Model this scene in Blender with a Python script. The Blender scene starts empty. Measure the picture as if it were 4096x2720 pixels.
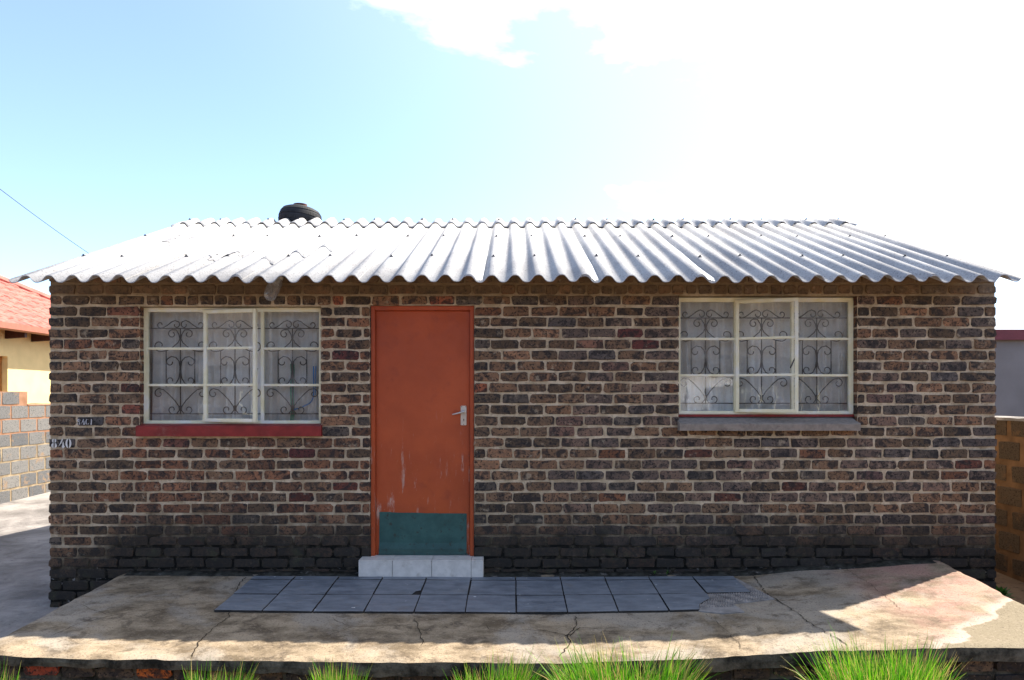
import bpy, bmesh, math, random
from mathutils import Vector, Matrix, noise as mnoise
R = math.radians
sc = bpy.context.scene
COL = sc.collection

# ------------------------------------------------------------------ camera, sky, sun, exposure
F_PX, CAM_Y, CAM_Z, HOR = 2916.0, -6.0, 1.8, 1590.0      # focal length and horizon in photograph pixels (4096 wide)
cam = bpy.data.cameras.new('camera'); cam_o = bpy.data.objects.new('camera', cam); COL.objects.link(cam_o)
cam_o.location = (0, CAM_Y, CAM_Z); cam_o.rotation_euler = (R(90), 0, 0)
cam.sensor_width = 36; cam.lens = 36 * F_PX / 4096; cam.shift_y = (HOR - 1360) / 4096
cam.clip_start = 0.05; cam.clip_end = 3000
sc.camera = cam_o
sc.render.resolution_x, sc.render.resolution_y = 1024, 680

SUN_EL, SUN_AZ = R(51), math.atan2(0.864, 0.504)       # azimuth clockwise from +Y (away from the camera)
SUN_DIR = Vector((math.sin(SUN_AZ) * math.cos(SUN_EL), math.cos(SUN_AZ) * math.cos(SUN_EL), math.sin(SUN_EL)))
world = bpy.data.worlds.new('World'); sc.world = world; world.use_nodes = True
wn, wl = world.node_tree.nodes, world.node_tree.links
wn.clear()
w_out = wn.new('ShaderNodeOutputWorld'); w_bg = wn.new('ShaderNodeBackground')
sky = wn.new('ShaderNodeTexSky'); sky.sky_type = 'NISHITA'; sky.sun_disc = False
sky.sun_elevation = SUN_EL; sky.sun_rotation = SUN_AZ; sky.altitude = 1500
sky.air_density = 1.0; sky.dust_density = 1.1; sky.ozone_density = 3.0
tc = wn.new('ShaderNodeTexCoord')
sep = wn.new('ShaderNodeSeparateXYZ'); wl.new(tc.outputs['Generated'], sep.inputs[0])
def wmath(op, a, b=None, c=None, clamp=False):
    n = wn.new('ShaderNodeMath'); n.operation = op; n.use_clamp = clamp
    for i, v in enumerate((a, b, c)):
        if v is None: continue
        if isinstance(v, (int, float)): n.inputs[i].default_value = v
        else: wl.new(v, n.inputs[i])
    return n.outputs[0]
zc = wmath('MAXIMUM', sep.outputs[2], 0.03)
cx = wmath('DIVIDE', sep.outputs[0], wmath('ADD', zc, 0.12)); cy = wmath('DIVIDE', sep.outputs[1], wmath('ADD', zc, 0.12))
cmb = wn.new('ShaderNodeCombineXYZ'); wl.new(cx, cmb.inputs[0]); wl.new(cy, cmb.inputs[1])
nz = wn.new('ShaderNodeTexNoise'); nz.inputs['Scale'].default_value = 1.4; nz.inputs['Detail'].default_value = 9
nz.inputs['Roughness'].default_value = 0.58; nz.inputs['Distortion'].default_value = 0.25
wmap = wn.new('ShaderNodeMapping'); wmap.inputs['Location'].default_value = (5.37, 3.3, 0.0)
wl.new(cmb.outputs[0], wmap.inputs[0]); wl.new(wmap.outputs[0], nz.inputs['Vector'])
dot = wn.new('ShaderNodeVectorMath'); dot.operation = 'DOT_PRODUCT'; dot.inputs[1].default_value = SUN_DIR
wl.new(tc.outputs['Generated'], dot.inputs[0])
cov = wmath('ADD', nz.outputs['Fac'], wmath('MULTIPLY', wmath('SUBTRACT', dot.outputs['Value'], 0.665), 0.95))
mask = wn.new('ShaderNodeMapRange'); mask.interpolation_type = 'SMOOTHSTEP'
mask.inputs['From Min'].default_value = 0.46; mask.inputs['From Max'].default_value = 0.70
wl.new(cov, mask.inputs['Value'])
mixc = wn.new('ShaderNodeMix'); mixc.data_type = 'RGBA'
hz_r = wn.new('ShaderNodeMapRange'); hz_r.interpolation_type = 'SMOOTHSTEP'
hz_r.inputs['From Min'].default_value = 0.35; hz_r.inputs['From Max'].default_value = 0.95; hz_r.inputs['To Min'].default_value = 0.05; hz_r.inputs['To Max'].default_value = 0.30
wl.new(dot.outputs['Value'], hz_r.inputs['Value'])
wl.new(wmath('MAXIMUM', mask.outputs[0], hz_r.outputs[0]), mixc.inputs['Factor']); wl.new(sky.outputs[0], mixc.inputs['A'])
mixc.inputs['B'].default_value = (6.8, 6.9, 7.0, 1)
wl.new(mixc.outputs['Result'], w_bg.inputs['Color'])
w_bg.inputs['Strength'].default_value = 0.12
wl.new(w_bg.outputs[0], w_out.inputs['Surface'])

sun = bpy.data.lights.new('sun', 'SUN'); sun.energy = 5.0; sun.angle = R(0.53); sun.color = (1, 0.92, 0.80)
sun_o = bpy.data.objects.new('sun', sun); COL.objects.link(sun_o); sun_o.location = SUN_DIR * 30
sun_o.rotation_euler = (-SUN_DIR).to_track_quat('-Z', 'Y').to_euler()
sc.view_settings.view_transform = 'Standard'; sc.view_settings.look = 'None'
sc.view_settings.gamma = 1; sc.view_settings.exposure = 1.55; sc.view_settings.use_curve_mapping = False
sc.render.engine = 'CYCLES'
sc.cycles.use_denoising = True; sc.cycles.max_bounces = 8; sc.cycles.transparent_max_bounces = 12
sc.cycles.sample_clamp_indirect = 6

# ------------------------------------------------------------------ helpers
rnd = random.Random(11)
def px(x, y, Y):
    """a photograph pixel on the plane at depth Y (Y = 0 is the face of the brick wall)"""
    d = Y - CAM_Y
    return Vector(((x - 2048) * d / F_PX, Y, CAM_Z - (y - HOR) * d / F_PX))

class MB:
    def __init__(s): s.v = []; s.f = []; s.c = []
    def add(s, vs, fs, col=None):
        o = len(s.v); s.v += [tuple(v) for v in vs]; s.f += [tuple(i + o for i in f) for f in fs]
        if col is not None: s.c += [col] * len(vs)
        return s
    def box(s, x0, x1, y0, y1, z0, z1, col=None, M=None):
        vs = [Vector(p) for p in ((x0,y0,z0),(x1,y0,z0),(x1,y1,z0),(x0,y1,z0),(x0,y0,z1),(x1,y0,z1),(x1,y1,z1),(x0,y1,z1))]
        if M: vs = [M @ v for v in vs]
        return s.add(vs, [(0,3,2,1),(4,5,6,7),(0,1,5,4),(1,2,6,5),(2,3,7,6),(3,0,4,7)], col)
    def tube(s, pts, r, n=6, closed=False, col=None, caps=True):
        pts = [Vector(p) for p in pts]; m = len(pts); rings = []
        up = Vector((0, 0, 1)); prev = None
        for i, p in enumerate(pts):
            a = pts[max(i-1, 0)]; b = pts[min(i+1, m-1)]; t = (b - a)
            t = t.normalized() if t.length > 1e-9 else Vector((0, 0, 1))
            if prev is None:
                ref = up if abs(t.dot(up)) < 0.9 else Vector((0, 1, 0)); nn = t.cross(ref).normalized()
            else:
                nn = (prev - t * prev.dot(t)); nn = nn.normalized() if nn.length > 1e-6 else t.orthogonal().normalized()
            prev = nn; bb = t.cross(nn); rr = r[i] if isinstance(r, (list, tuple)) else r
            rings.append([p + (nn * math.cos(2*math.pi*k/n) + bb * math.sin(2*math.pi*k/n)) * rr for k in range(n)])
        vs = [v for q in rings for v in q]; fs = []
        for i in range(m - 1):
            for k in range(n):
                k2 = (k + 1) % n; fs.append((i*n+k, i*n+k2, (i+1)*n+k2, (i+1)*n+k))
        if caps: fs.append(tuple(range(n))[::-1]); fs.append(tuple((m-1)*n + k for k in range(n)))
        return s.add(vs, fs, col)
    def lathe(s, prof, n=32, M=None, col=None, closed=False):
        vs = []; fs = []; m = len(prof)
        for (r, z) in prof:
            for k in range(n):
                v = Vector((r*math.cos(2*math.pi*k/n), r*math.sin(2*math.pi*k/n), z)); vs.append(M @ v if M else v)
        for i in range(m if closed else m - 1):
            j = (i + 1) % m
            for k in range(n):
                k2 = (k+1) % n; fs.append((i*n+k, i*n+k2, j*n+k2, j*n+k))
        return s.add(vs, fs, col)
    def prism(s, outline, axis, a, b, col=None):
        """outline in the two axes other than `axis`, extruded from a to b"""
        def mk(p, t):
            return {'x': (t, p[0], p[1]), 'y': (p[0], t, p[1]), 'z': (p[0], p[1], t)}[axis]
        n = len(outline); vs = [mk(p, a) for p in outline] + [mk(p, b) for p in outline]
        fs = [tuple(range(n))[::-1], tuple(range(n, 2*n))] + [(i, (i+1) % n, n+(i+1) % n, n+i) for i in range(n)]
        return s.add(vs, fs, col)
    def build(s, name, mat, parent=None, smooth=False, bevel=0):
        me = bpy.data.meshes.new(name); me.from_pydata(s.v, [], s.f); me.update()
        if s.c:
            at = me.attributes.new('bcol', 'FLOAT_COLOR', 'POINT')
            at.data.foreach_set('color', [x for c in s.c for x in (*c[:3], 1.0)])
        bm = bmesh.new(); bm.from_mesh(me); bmesh.ops.recalc_face_normals(bm, faces=bm.faces)
        if bevel: bmesh.ops.bevel(bm, geom=bm.edges[:], offset=bevel, segments=2, affect='EDGES', clamp_overlap=True)
        bm.to_mesh(me); bm.free()
        if smooth: me.polygons.foreach_set('use_smooth', [True]*len(me.polygons))
        if mat: me.materials.append(mat)
        o = bpy.data.objects.new(name, me); COL.objects.link(o)
        if parent: o.parent = parent
        return o

def empty(name, loc, label=None, cat=None, group=None):
    o = bpy.data.objects.new(name, None); COL.objects.link(o); o.location = loc; o.empty_display_size = 0.2
    return tag(o, label, cat, group)
def tag(o, label=None, cat=None, group=None, kind=None):
    if label: o['label'] = label
    if cat: o['category'] = cat
    if group: o['group'] = group
    if kind: o['kind'] = kind
    return o
def wmat(o):
    return (wmat(o.parent) @ o.matrix_parent_inverse @ o.matrix_basis) if o.parent else o.matrix_basis.copy()
def adopt(o, parent):
    """parent an object built in world coordinates without moving it"""
    o.parent = parent; m = wmat(parent)
    o.matrix_parent_inverse = m.inverted()
    return o
def inst(src, name, parent, loc, rot=(0,0,0), scale=(1,1,1)):
    o = bpy.data.objects.new(name, src); COL.objects.link(o); o.location = loc; o.rotation_euler = rot; o.scale = scale
    if parent: adopt(o, parent)
    return o
def spline(pts, k=8):
    P = [Vector(p) for p in pts]; P = [P[0]*2 - P[1]] + P + [P[-1]*2 - P[-2]]; out = []
    for i in range(1, len(P) - 2):
        a, b, c, d = P[i-1:i+3]
        for j in range(k):
            t = j / k
            out.append(0.5*((2*b) + (c-a)*t + (2*a-5*b+4*c-d)*t*t + (3*b-a-3*c+d)*t**3))
    return out + [P[-2]]
def lerp_tab(tab, x):
    if x <= tab[0][0]: return tab[0][1]
    for (a, va), (b, vb) in zip(tab, tab[1:]):
        if x <= b:
            t = (x - a) / (b - a); t = t*t*(3 - 2*t); return va + (vb - va)*t
    return tab[-1][1]

# ------------------------------------------------------------------ materials
class NT:
    def __init__(s, name):
        s.m = bpy.data.materials.new(name); s.m.use_nodes = True; s.t = s.m.node_tree; s.n = s.t.nodes; s.l = s.t.links
        s.b = s.n['Principled BSDF']; s.out = s.n['Material Output']
        s.pos = s.n.new('ShaderNodeNewGeometry').outputs['Position']
    def setv(s, sock, v):
        if hasattr(v, 'is_output') or hasattr(v, 'links'): s.l.new(v, sock)
        elif isinstance(v, (tuple, list)): sock.default_value = (*v, 1) if len(v) == 3 and sock.type == 'RGBA' else v
        else: sock.default_value = v
    def noise(s, scale, detail=4, rough=0.55, vec=None, dist=0.0, stretch=None):
        n = s.n.new('ShaderNodeTexNoise'); n.inputs['Scale'].default_value = scale; n.inputs['Detail'].default_value = detail
        n.inputs['Roughness'].default_value = rough; n.inputs['Distortion'].default_value = dist
        v = vec or s.pos
        if stretch:
            mp = s.n.new('ShaderNodeMapping'); mp.inputs['Scale'].default_value = stretch; s.l.new(v, mp.inputs[0]); v = mp.outputs[0]
        s.l.new(v, n.inputs['Vector']); return n.outputs['Fac']
    def vor(s, scale, feature='F1', vec=None):
        n = s.n.new('ShaderNodeTexVoronoi'); n.feature = feature; n.inputs['Scale'].default_value = scale
        s.l.new(vec or s.pos, n.inputs['Vector']); return n.outputs['Distance']
    def rng(s, v, a, b, c=0.0, d=1.0, smooth=True):
        n = s.n.new('ShaderNodeMapRange'); n.interpolation_type = 'SMOOTHSTEP' if smooth else 'LINEAR'
        for k, x in zip(('Value', 'From Min', 'From Max', 'To Min', 'To Max'), (v, a, b, c, d)): s.setv(n.inputs[k], x)
        return n.outputs[0]
    def math(s, op, a, b=0.0, clamp=False):
        n = s.n.new('ShaderNodeMath'); n.operation = op; n.use_clamp = clamp; s.setv(n.inputs[0], a); s.setv(n.inputs[1], b); return n.outputs[0]
    def mix(s, f, a, b, mode='MIX'):
        n = s.n.new('ShaderNodeMix'); n.data_type = 'RGBA'; n.blend_type = mode
        s.setv(n.inputs['Factor'], f); s.setv(n.inputs['A'], a); s.setv(n.inputs['B'], b); return n.outputs['Result']
    def xyz(s):
        n = s.n.new('ShaderNodeSeparateXYZ'); s.l.new(s.pos, n.inputs[0]); return n.outputs
    def attr(s, name):
        n = s.n.new('ShaderNodeAttribute'); n.attribute_name = name; return n.outputs['Color']
    def objrand(s): return s.n.new('ShaderNodeObjectInfo').outputs['Random']
    def bump(s, h, strength=0.3, dist=0.01):
        n = s.n.new('ShaderNodeBump'); n.inputs['Strength'].default_value = strength; n.inputs['Distance'].default_value = dist
        s.l.new(h, n.inputs['Height']); s.l.new(n.outputs[0], s.b.inputs['Normal'])
    def done(s, col, rough=0.8, spec=0.3, metal=0.0):
        s.setv(s.b.inputs['Base Color'], col); s.setv(s.b.inputs['Roughness'], rough)
        s.b.inputs['Specular IOR Level'].default_value = spec; s.b.inputs['Metallic'].default_value = metal
        return s.m

def plain(name, col, rough=0.7, spec=0.3, metal=0.0, var=0.25, scale=14, bump=0.15, bscale=80, dirt=None):
    t = NT(name)
    c = t.mix(t.rng(t.noise(scale, 6), 0.3, 0.7), tuple(x*(1-var) for x in col), tuple(min(1, x*(1+var)) for x in col))
    if dirt: c = t.mix(t.rng(t.noise(scale*0.6, 8, 0.7), 0.55, 0.75), c, dirt)
    if bump: t.bump(t.noise(bscale, 4), bump, 0.004)
    return t.done(c, rough, spec, metal)

def stain_mask(t):
    """rising damp: black mould at the foot of the wall, uneven along it"""
    x, y, z = t.xyz()
    edge = t.math('ADD', t.math('MULTIPLY', t.noise(0.8, 2, vec=None, stretch=(1, 0, 0)), 0.28), 0.66)
    edge = t.math('ADD', edge, t.math('MULTIPLY', t.math('SUBTRACT', t.noise(4.5, 4, 0.6, stretch=(1, 0, 0.15)), 0.5), 0.34))
    corner = t.math('ADD', t.rng(x, -3.75, -2.9, -0.22, 0.0), t.rng(x, 3.2, 3.9, 0.0, -0.05))
    edge = t.math('ADD', edge, corner)
    zz = t.math('ADD', z, t.math('MULTIPLY', t.math('SUBTRACT', t.noise(9, 6, 0.65), 0.5), 0.13))
    return t.rng(t.math('SUBTRACT', zz, edge), -0.26, 0.18, 1.0, 0.0)
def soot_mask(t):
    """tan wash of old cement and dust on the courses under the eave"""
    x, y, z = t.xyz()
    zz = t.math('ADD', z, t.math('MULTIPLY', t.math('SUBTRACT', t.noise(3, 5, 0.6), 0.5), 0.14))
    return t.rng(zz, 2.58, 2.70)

def m_brick(name='brick_clinker', stain=True):
    t = NT(name)
    base = t.attr('bcol')
    c = t.mix(t.rng(t.noise(22, 5, 0.6), 0.35, 0.68), base, t.mix(1.0, base, (1.45, 1.32, 1.2), 'MULTIPLY'))
    # burnt dark patches and specks of clinker
    c = t.mix(t.math('MULTIPLY', t.rng(t.noise(13, 5, 0.62, dist=0.8), 0.46, 0.60), 0.86), c, (0.026, 0.023, 0.023))
    c = t.mix(t.math('MULTIPLY', t.rng(t.noise(62, 2, 0.5), 0.56, 0.63), 0.92), c, (0.014, 0.013, 0.013))
    c = t.mix(t.math('MULTIPLY', t.rng(t.noise(40, 4, 0.65), 0.60, 0.70), 0.55), c, (0.30, 0.20, 0.14))
    if stain:
        # cement smears from sloppy pointing
        c = t.mix(t.math('MULTIPLY', t.rng(t.noise(11, 7, 0.72), 0.57, 0.66), 0.65), c, (0.34, 0.275, 0.195))
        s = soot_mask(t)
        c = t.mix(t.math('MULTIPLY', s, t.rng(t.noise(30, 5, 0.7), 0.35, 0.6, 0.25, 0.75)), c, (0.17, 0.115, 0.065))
        k = stain_mask(t)
        c = t.mix(t.math('MULTIPLY', k, t.rng(t.noise(20, 5, 0.7), 0.3, 0.7, 0.97, 0.80)), c, (0.024, 0.021, 0.018))
        c = t.mix(t.math('MULTIPLY', t.math('MULTIPLY', k, t.rng(t.noise(7, 4), 0.55, 0.7)), 0.35), c, (0.055, 0.060, 0.030))
    t.bump(t.noise(110, 5, 0.65), 0.55, 0.004)
    return t.done(c, 0.82, 0.25)
def m_mortar():
    t = NT('mortar')
    c = t.mix(t.rng(t.noise(9, 7, 0.65), 0.3, 0.7), (0.36, 0.275, 0.175), (0.62, 0.505, 0.36))
    c = t.mix(t.math('MULTIPLY', t.rng(t.noise(2.3, 5, 0.65), 0.50, 0.68), 0.55), c, (0.24, 0.18, 0.115))
    c = t.mix(t.math('MULTIPLY', t.rng(t.noise(70, 3), 0.58, 0.68), 0.5), c, (0.14, 0.10, 0.07))
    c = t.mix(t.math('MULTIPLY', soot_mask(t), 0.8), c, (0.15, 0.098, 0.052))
    k = stain_mask(t)
    c = t.mix(t.math('MULTIPLY', k, t.rng(t.noise(11, 6, 0.7), 0.46, 0.70, 1.0, 0.84)), c, (0.008, 0.008, 0.007))
    # salts near the very bottom
    x, y, z = t.xyz()
    e = t.math('MULTIPLY', t.rng(z, 0.46, 0.36), t.rng(t.noise(16, 6, 0.7), 0.60, 0.66))
    c = t.mix(t.math('MULTIPLY', e, 0.6), c, (0.33, 0.31, 0.30))
    t.bump(t.noise(60, 6, 0.7), 0.9, 0.006)
    return t.done(c, 0.92, 0.15)
def m_slab():
    t = NT('porch_concrete'); x, y, z = t.xyz()
    c = t.mix(t.rng(t.noise(3.2, 8, 0.66, stretch=(1, 1.6, 1)), 0.36, 0.64), (0.110, 0.082, 0.052), (0.30, 0.235, 0.160))
    c = t.mix(t.math('MULTIPLY', t.rng(t.noise(1.4, 6, 0.6, dist=0.7), 0.48, 0.62), 0.65), c, (0.285, 0.255, 0.215))
    c = t.mix(t.math('MULTIPLY', t.rng(t.noise(6, 7, 0.7, dist=0.4), 0.52, 0.66), 0.7), c, (0.062, 0.046, 0.032))
    # red oxide that has worn thin at the right end, and a newer yellowish mend
    pink = t.math('MULTIPLY', t.rng(x, 2.35, 2.9), t.rng(t.noise(2.6, 6, 0.6), 0.36, 0.6))
    c = t.mix(t.math('MULTIPLY', pink, 0.75), c, (0.33, 0.185, 0.15))
    e = t.math('ADD', t.math('ADD', t.math('MULTIPLY', t.math('SUBTRACT', x, 2.55), 0.9), t.math('MULTIPLY', t.math('ADD', y, 1.3), -1.0)),
               t.math('MULTIPLY', t.math('SUBTRACT', t.noise(3.0, 5), 0.5), 0.5))
    mend = t.rng(e, 0.42, 0.45)
    c = t.mix(mend, c, t.mix(t.noise(5, 6), (0.15, 0.122, 0.080), (0.21, 0.175, 0.12)))
    c = t.mix(t.math('MULTIPLY', t.math('MULTIPLY', t.rng(e, 0.28, 0.40), t.rng(e, 0.45, 0.42)), 0.6), c, (0.40, 0.33, 0.28))
    # grit
    c = t.mix(t.math('MULTIPLY', t.rng(t.noise(85, 3, 0.6), 0.56, 0.66), 0.6), c, (0.05, 0.036, 0.026))
    c = t.mix(t.math('MULTIPLY', t.rng(t.noise(100, 3, 0.6, stretch=(0.4, 1, 1)), 0.58, 0.68), 0.5), c, (0.36, 0.29, 0.22))
    t.bump(t.math('ADD', t.noise(90, 5, 0.7), t.math('MULTIPLY', t.noise(14, 5, 0.7), 1.5)), 0.65, 0.006)
    return t.done(c, 0.9, 0.2)
def m_slab_edge():
    t = NT('porch_edge_concrete')
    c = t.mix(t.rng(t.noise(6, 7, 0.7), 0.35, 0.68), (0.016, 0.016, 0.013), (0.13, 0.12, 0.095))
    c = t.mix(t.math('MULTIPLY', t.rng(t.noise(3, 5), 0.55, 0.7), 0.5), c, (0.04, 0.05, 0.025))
    t.bump(t.noise(50, 6, 0.7), 0.9, 0.01)
    return t.done(c, 0.95, 0.1)
def m_roof():
    t = NT('fibre_cement_sheet')
    c = t.mix(t.rng(t.noise(2.2, 6, 0.6, stretch=(1, 0.35, 1)), 0.3, 0.7), (0.30, 0.295, 0.30), (0.46, 0.455, 0.45))
    c = t.mix(t.math('MULTIPLY', t.rng(t.noise(85, 4, 0.65, stretch=(1, 0.6, 1)), 0.52, 0.68), 0.72), c, (0.095, 0.092, 0.096))
    c = t.mix(t.math('MULTIPLY', t.rng(t.noise(17, 5, 0.7), 0.6, 0.72), 0.45), c, (0.19, 0.165, 0.135))
    c = t.mix(t.math('MULTIPLY', t.rng(t.noise(140, 2), 0.62, 0.7), 0.6), c, (0.66, 0.66, 0.66))
    t.bump(t.noise(120, 5, 0.7), 0.5, 0.005)
    return t.done(c, 0.85, 0.2)
def m_door():
    t = NT('door_paint'); x, y, z = t.xyz()
    c = t.mix(t.rng(t.noise(2.5, 5, 0.6), 0.3, 0.7), (0.355, 0.060, 0.015), (0.45, 0.080, 0.020))
    # scuffs and runs, streaked downwards, mostly below the handle
    s = t.math('MULTIPLY', t.rng(t.noise(26, 7, 0.72, stretch=(1.0, 1, 0.13)), 0.56, 0.66), t.rng(t.noise(3.6, 4), 0.38, 0.56))
    low = t.math('MULTIPLY', t.rng(z, 1.85, 1.1), 1.0)
    c = t.mix(t.math('MULTIPLY', s, low), c, (0.50, 0.33, 0.26))
    s2 = t.math('MULTIPLY', t.rng(t.noise(60, 5, 0.7, stretch=(1, 1, 0.2)), 0.66, 0.72), t.rng(z, 1.4, 1.0))
    c = t.mix(t.math('MULTIPLY', s2, 0.6), c, (0.55, 0.42, 0.36))
    c = t.mix(t.math('MULTIPLY', t.rng(t.noise(7, 5, 0.6), 0.55, 0.75), 0.35), c, (0.20, 0.032, 0.016))
    t.bump(t.noise(45, 5), 0.12, 0.003)
    return t.done(c, t.rng(t.noise(12, 4), 0.3, 0.7, 0.42, 0.62), 0.4)
def m_green():
    t = NT('green_sheet_paint'); x, y, z = t.xyz()
    c = t.mix(t.rng(t.noise(7, 6, 0.65), 0.3, 0.7), (0.018, 0.068, 0.064), (0.034, 0.105, 0.095))
    c = t.mix(t.math('MULTIPLY', t.rng(t.noise(18, 6, 0.7), 0.56, 0.68), 0.8), c, (0.030, 0.022, 0.014))
    c = t.mix(t.math('MULTIPLY', t.rng(t.noise(34, 6, 0.7, stretch=(1, 1, 0.25)), 0.62, 0.70), 0.5), c, (0.10, 0.17, 0.16))
    c = t.mix(t.math('MULTIPLY', t.rng(z, 0.62, 0.50), 0.4), c, (0.02, 0.03, 0.025))
    t.bump(t.noise(10, 4), 0.25, 0.006)
    return t.done(c, 0.5, 0.4)
def m_cream():
    t = NT('window_paint')
    c = t.mix(t.rng(t.noise(10, 6, 0.65), 0.35, 0.7), (0.70, 0.65, 0.44), (0.77, 0.74, 0.58))
    c = t.mix(t.math('MULTIPLY', t.rng(t.noise(38, 6, 0.75), 0.63, 0.72), 0.8), c, (0.20, 0.14, 0.085))
    c = t.mix(t.math('MULTIPLY', t.rng(t.noise(5, 4), 0.5, 0.7), 0.6), c, (0.68, 0.68, 0.68))
    t.bump(t.noise(60, 5), 0.25, 0.003)
    return t.done(c, 0.5, 0.4)
def m_glass():
    t = NT('window_glass'); t.n.remove(t.b)
    tr = t.n.new('ShaderNodeBsdfTransparent'); tr.inputs[0].default_value = (0.96, 0.98, 0.97, 1)
    gl = t.n.new('ShaderNodeBsdfGlossy'); gl.inputs['Roughness'].default_value = 0.0; gl.inputs[0].default_value = (1, 1, 1, 1)
    df = t.n.new('ShaderNodeBsdfDiffuse'); df.inputs[0].default_value = (0.66, 0.66, 0.66, 1)
    lw = t.n.new('ShaderNodeFresnel'); lw.inputs['IOR'].default_value = 1.52
    bp = t.n.new('ShaderNodeBump'); bp.inputs['Strength'].default_value = 0.035; bp.inputs['Distance'].default_value = 0.02
    t.l.new(t.noise(5, 2), bp.inputs['Height']); t.l.new(bp.outputs[0], gl.inputs['Normal'])
    m1 = t.n.new('ShaderNodeMixShader'); t.l.new(t.math('MULTIPLY', lw.outputs[0], 2.0, True), m1.inputs[0])   # two faces of the sheet
    t.l.new(tr.outputs[0], m1.inputs[1]); t.l.new(gl.outputs[0], m1.inputs[2])
    m2 = t.n.new('ShaderNodeMixShader'); t.l.new(t.rng(t.noise(8, 6, 0.7), 0.40, 0.75, 0.02, 0.20), m2.inputs[0])
    t.l.new(m1.outputs[0], m2.inputs[1]); t.l.new(df.outputs[0], m2.inputs[2])
    t.l.new(m2.outputs[0], t.out.inputs['Surface']); return t.m
def m_leaf(name, a, b, tip=None):
    t = NT(name); r = t.attr('bcol')
    c = t.mix(t.rng(t.noise(30, 2), 0.3, 0.7), t.mix(1.0, r, a, 'MULTIPLY'), t.mix(1.0, r, b, 'MULTIPLY'))
    t.done(c, 0.5, 0.35)
    tl = t.n.new('ShaderNodeBsdfTranslucent'); t.l.new(c, tl.inputs[0])
    ms = t.n.new('ShaderNodeMixShader'); ms.inputs[0].default_value = 0.45
    t.l.new(t.b.outputs[0], ms.inputs[1]); t.l.new(tl.outputs[0], ms.inputs[2]); t.l.new(ms.outputs[0], t.out.inputs['Surface'])
    return t.m
def m_curtain():
    """sheer cloth: denser where a fold is seen edge-on"""
    t = NT('curtain_cloth')
    c = t.mix(t.rng(t.noise(4, 4), 0.3, 0.7), (0.90, 0.88, 0.84), (0.94, 0.93, 0.90)); t.done(c, 0.9, 0.1)
    tl = t.n.new('ShaderNodeBsdfTranslucent'); t.l.new(c, tl.inputs[0])
    ms = t.n.new('ShaderNodeMixShader'); ms.inputs[0].default_value = 0.2
    t.l.new(t.b.outputs[0], ms.inputs[1]); t.l.new(tl.outputs[0], ms.inputs[2])
    tr = t.n.new('ShaderNodeBsdfTransparent'); lw = t.n.new('ShaderNodeLayerWeight'); lw.inputs[0].default_value = 0.5
    m2 = t.n.new('ShaderNodeMixShader'); t.l.new(t.rng(lw.outputs['Facing'], 0.03, 0.40, 0.86, 1.0), m2.inputs[0])
    t.l.new(tr.outputs[0], m2.inputs[1]); t.l.new(ms.outputs[0], m2.inputs[2]); t.l.new(m2.outputs[0], t.out.inputs['Surface'])
    return t.m
def m_tile():
    t = NT('slate_blue_tile'); q = t.objrand()
    c = t.mix(t.rng(t.noise(9, 7, 0.65, stretch=(0.6, 1.6, 1)), 0.3, 0.72), (0.085, 0.099, 0.120), (0.185, 0.205, 0.235))
    c = t.mix(t.math('MULTIPLY', q, 0.45), c, (0.165, 0.178, 0.20))
    c = t.mix(t.math('MULTIPLY', t.rng(t.noise(4, 7, 0.7), 0.55, 0.72), 0.45), c, (0.17, 0.15, 0.13))
    c = t.mix(t.rng(t.noise(24, 2, 0.4), 0.755, 0.765), c, (0.55, 0.55, 0.55))
    t.bump(t.noise(40, 5), 0.2, 0.003)
    return t.done(c, t.rng(t.noise(10, 5), 0.3, 0.7, 0.36, 0.6), 0.45)
def m_block(name, a, b, mort):
    t = NT(name); q = t.objrand()
    c = t.mix(q, a, b); c = t.mix(t.rng(t.noise(60, 4, 0.7), 0.5, 0.68), c, tuple(x*0.35 for x in a))
    c = t.mix(t.math('MULTIPLY', t.rng(t.noise(6, 5, 0.65), 0.56, 0.68), 0.8), c, mort)
    t.bump(t.noise(70, 4, 0.7), 0.9, 0.012)
    return t.done(c, 0.95, 0.1)
def m_blockmortar():
    t = NT('block_mortar'); x, y, z = t.xyz()
    hi = t.mix(t.rng(t.noise(8, 6), 0.3, 0.7), (0.21, 0.105, 0.060), (0.29, 0.165, 0.105)); lo = t.mix(t.rng(t.noise(8, 6), 0.3, 0.7), (0.17, 0.125, 0.078), (0.30, 0.235, 0.155))
    c = t.mix(t.rng(t.math('ADD', z, t.math('MULTIPLY', t.noise(6, 4), 0.12)), 1.22, 1.30), lo, hi); t.bump(t.noise(40, 6, 0.7), 0.7, 0.008)
    return t.done(c, 0.95, 0.1)
def m_ground():
    t = NT('soil')
    c = t.mix(t.rng(t.noise(1.2, 8, 0.65), 0.3, 0.7), (0.12, 0.075, 0.045), (0.22, 0.15, 0.095))
    c = t.mix(t.rng(t.noise(20, 5), 0.55, 0.7), c, (0.07, 0.05, 0.035)); t.bump(t.noise(25, 6, 0.7), 0.9, 0.03)
    return t.done(c, 0.95, 0.1)
def m_drive():
    t = NT('driveway_concrete')
    c = t.mix(t.rng(t.noise(1.6, 8, 0.7, dist=0.4), 0.3, 0.7), (0.12, 0.108, 0.10), (0.30, 0.275, 0.255))
    c = t.mix(t.rng(t.noise(9, 6, 0.7), 0.58, 0.72), c, (0.10, 0.09, 0.085)); t.bump(t.noise(30, 6, 0.7), 0.8, 0.012)
    return t.done(c, 0.92, 0.15)
def m_rust(name='rusty_steel'):
    t = NT(name)
    c = t.mix(t.rng(t.noise(12, 6, 0.65), 0.3, 0.7), (0.085, 0.035, 0.025), (0.17, 0.075, 0.05)); t.bump(t.noise(60, 5), 0.4, 0.004)
    return t.done(c, 0.8, 0.3)

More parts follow.
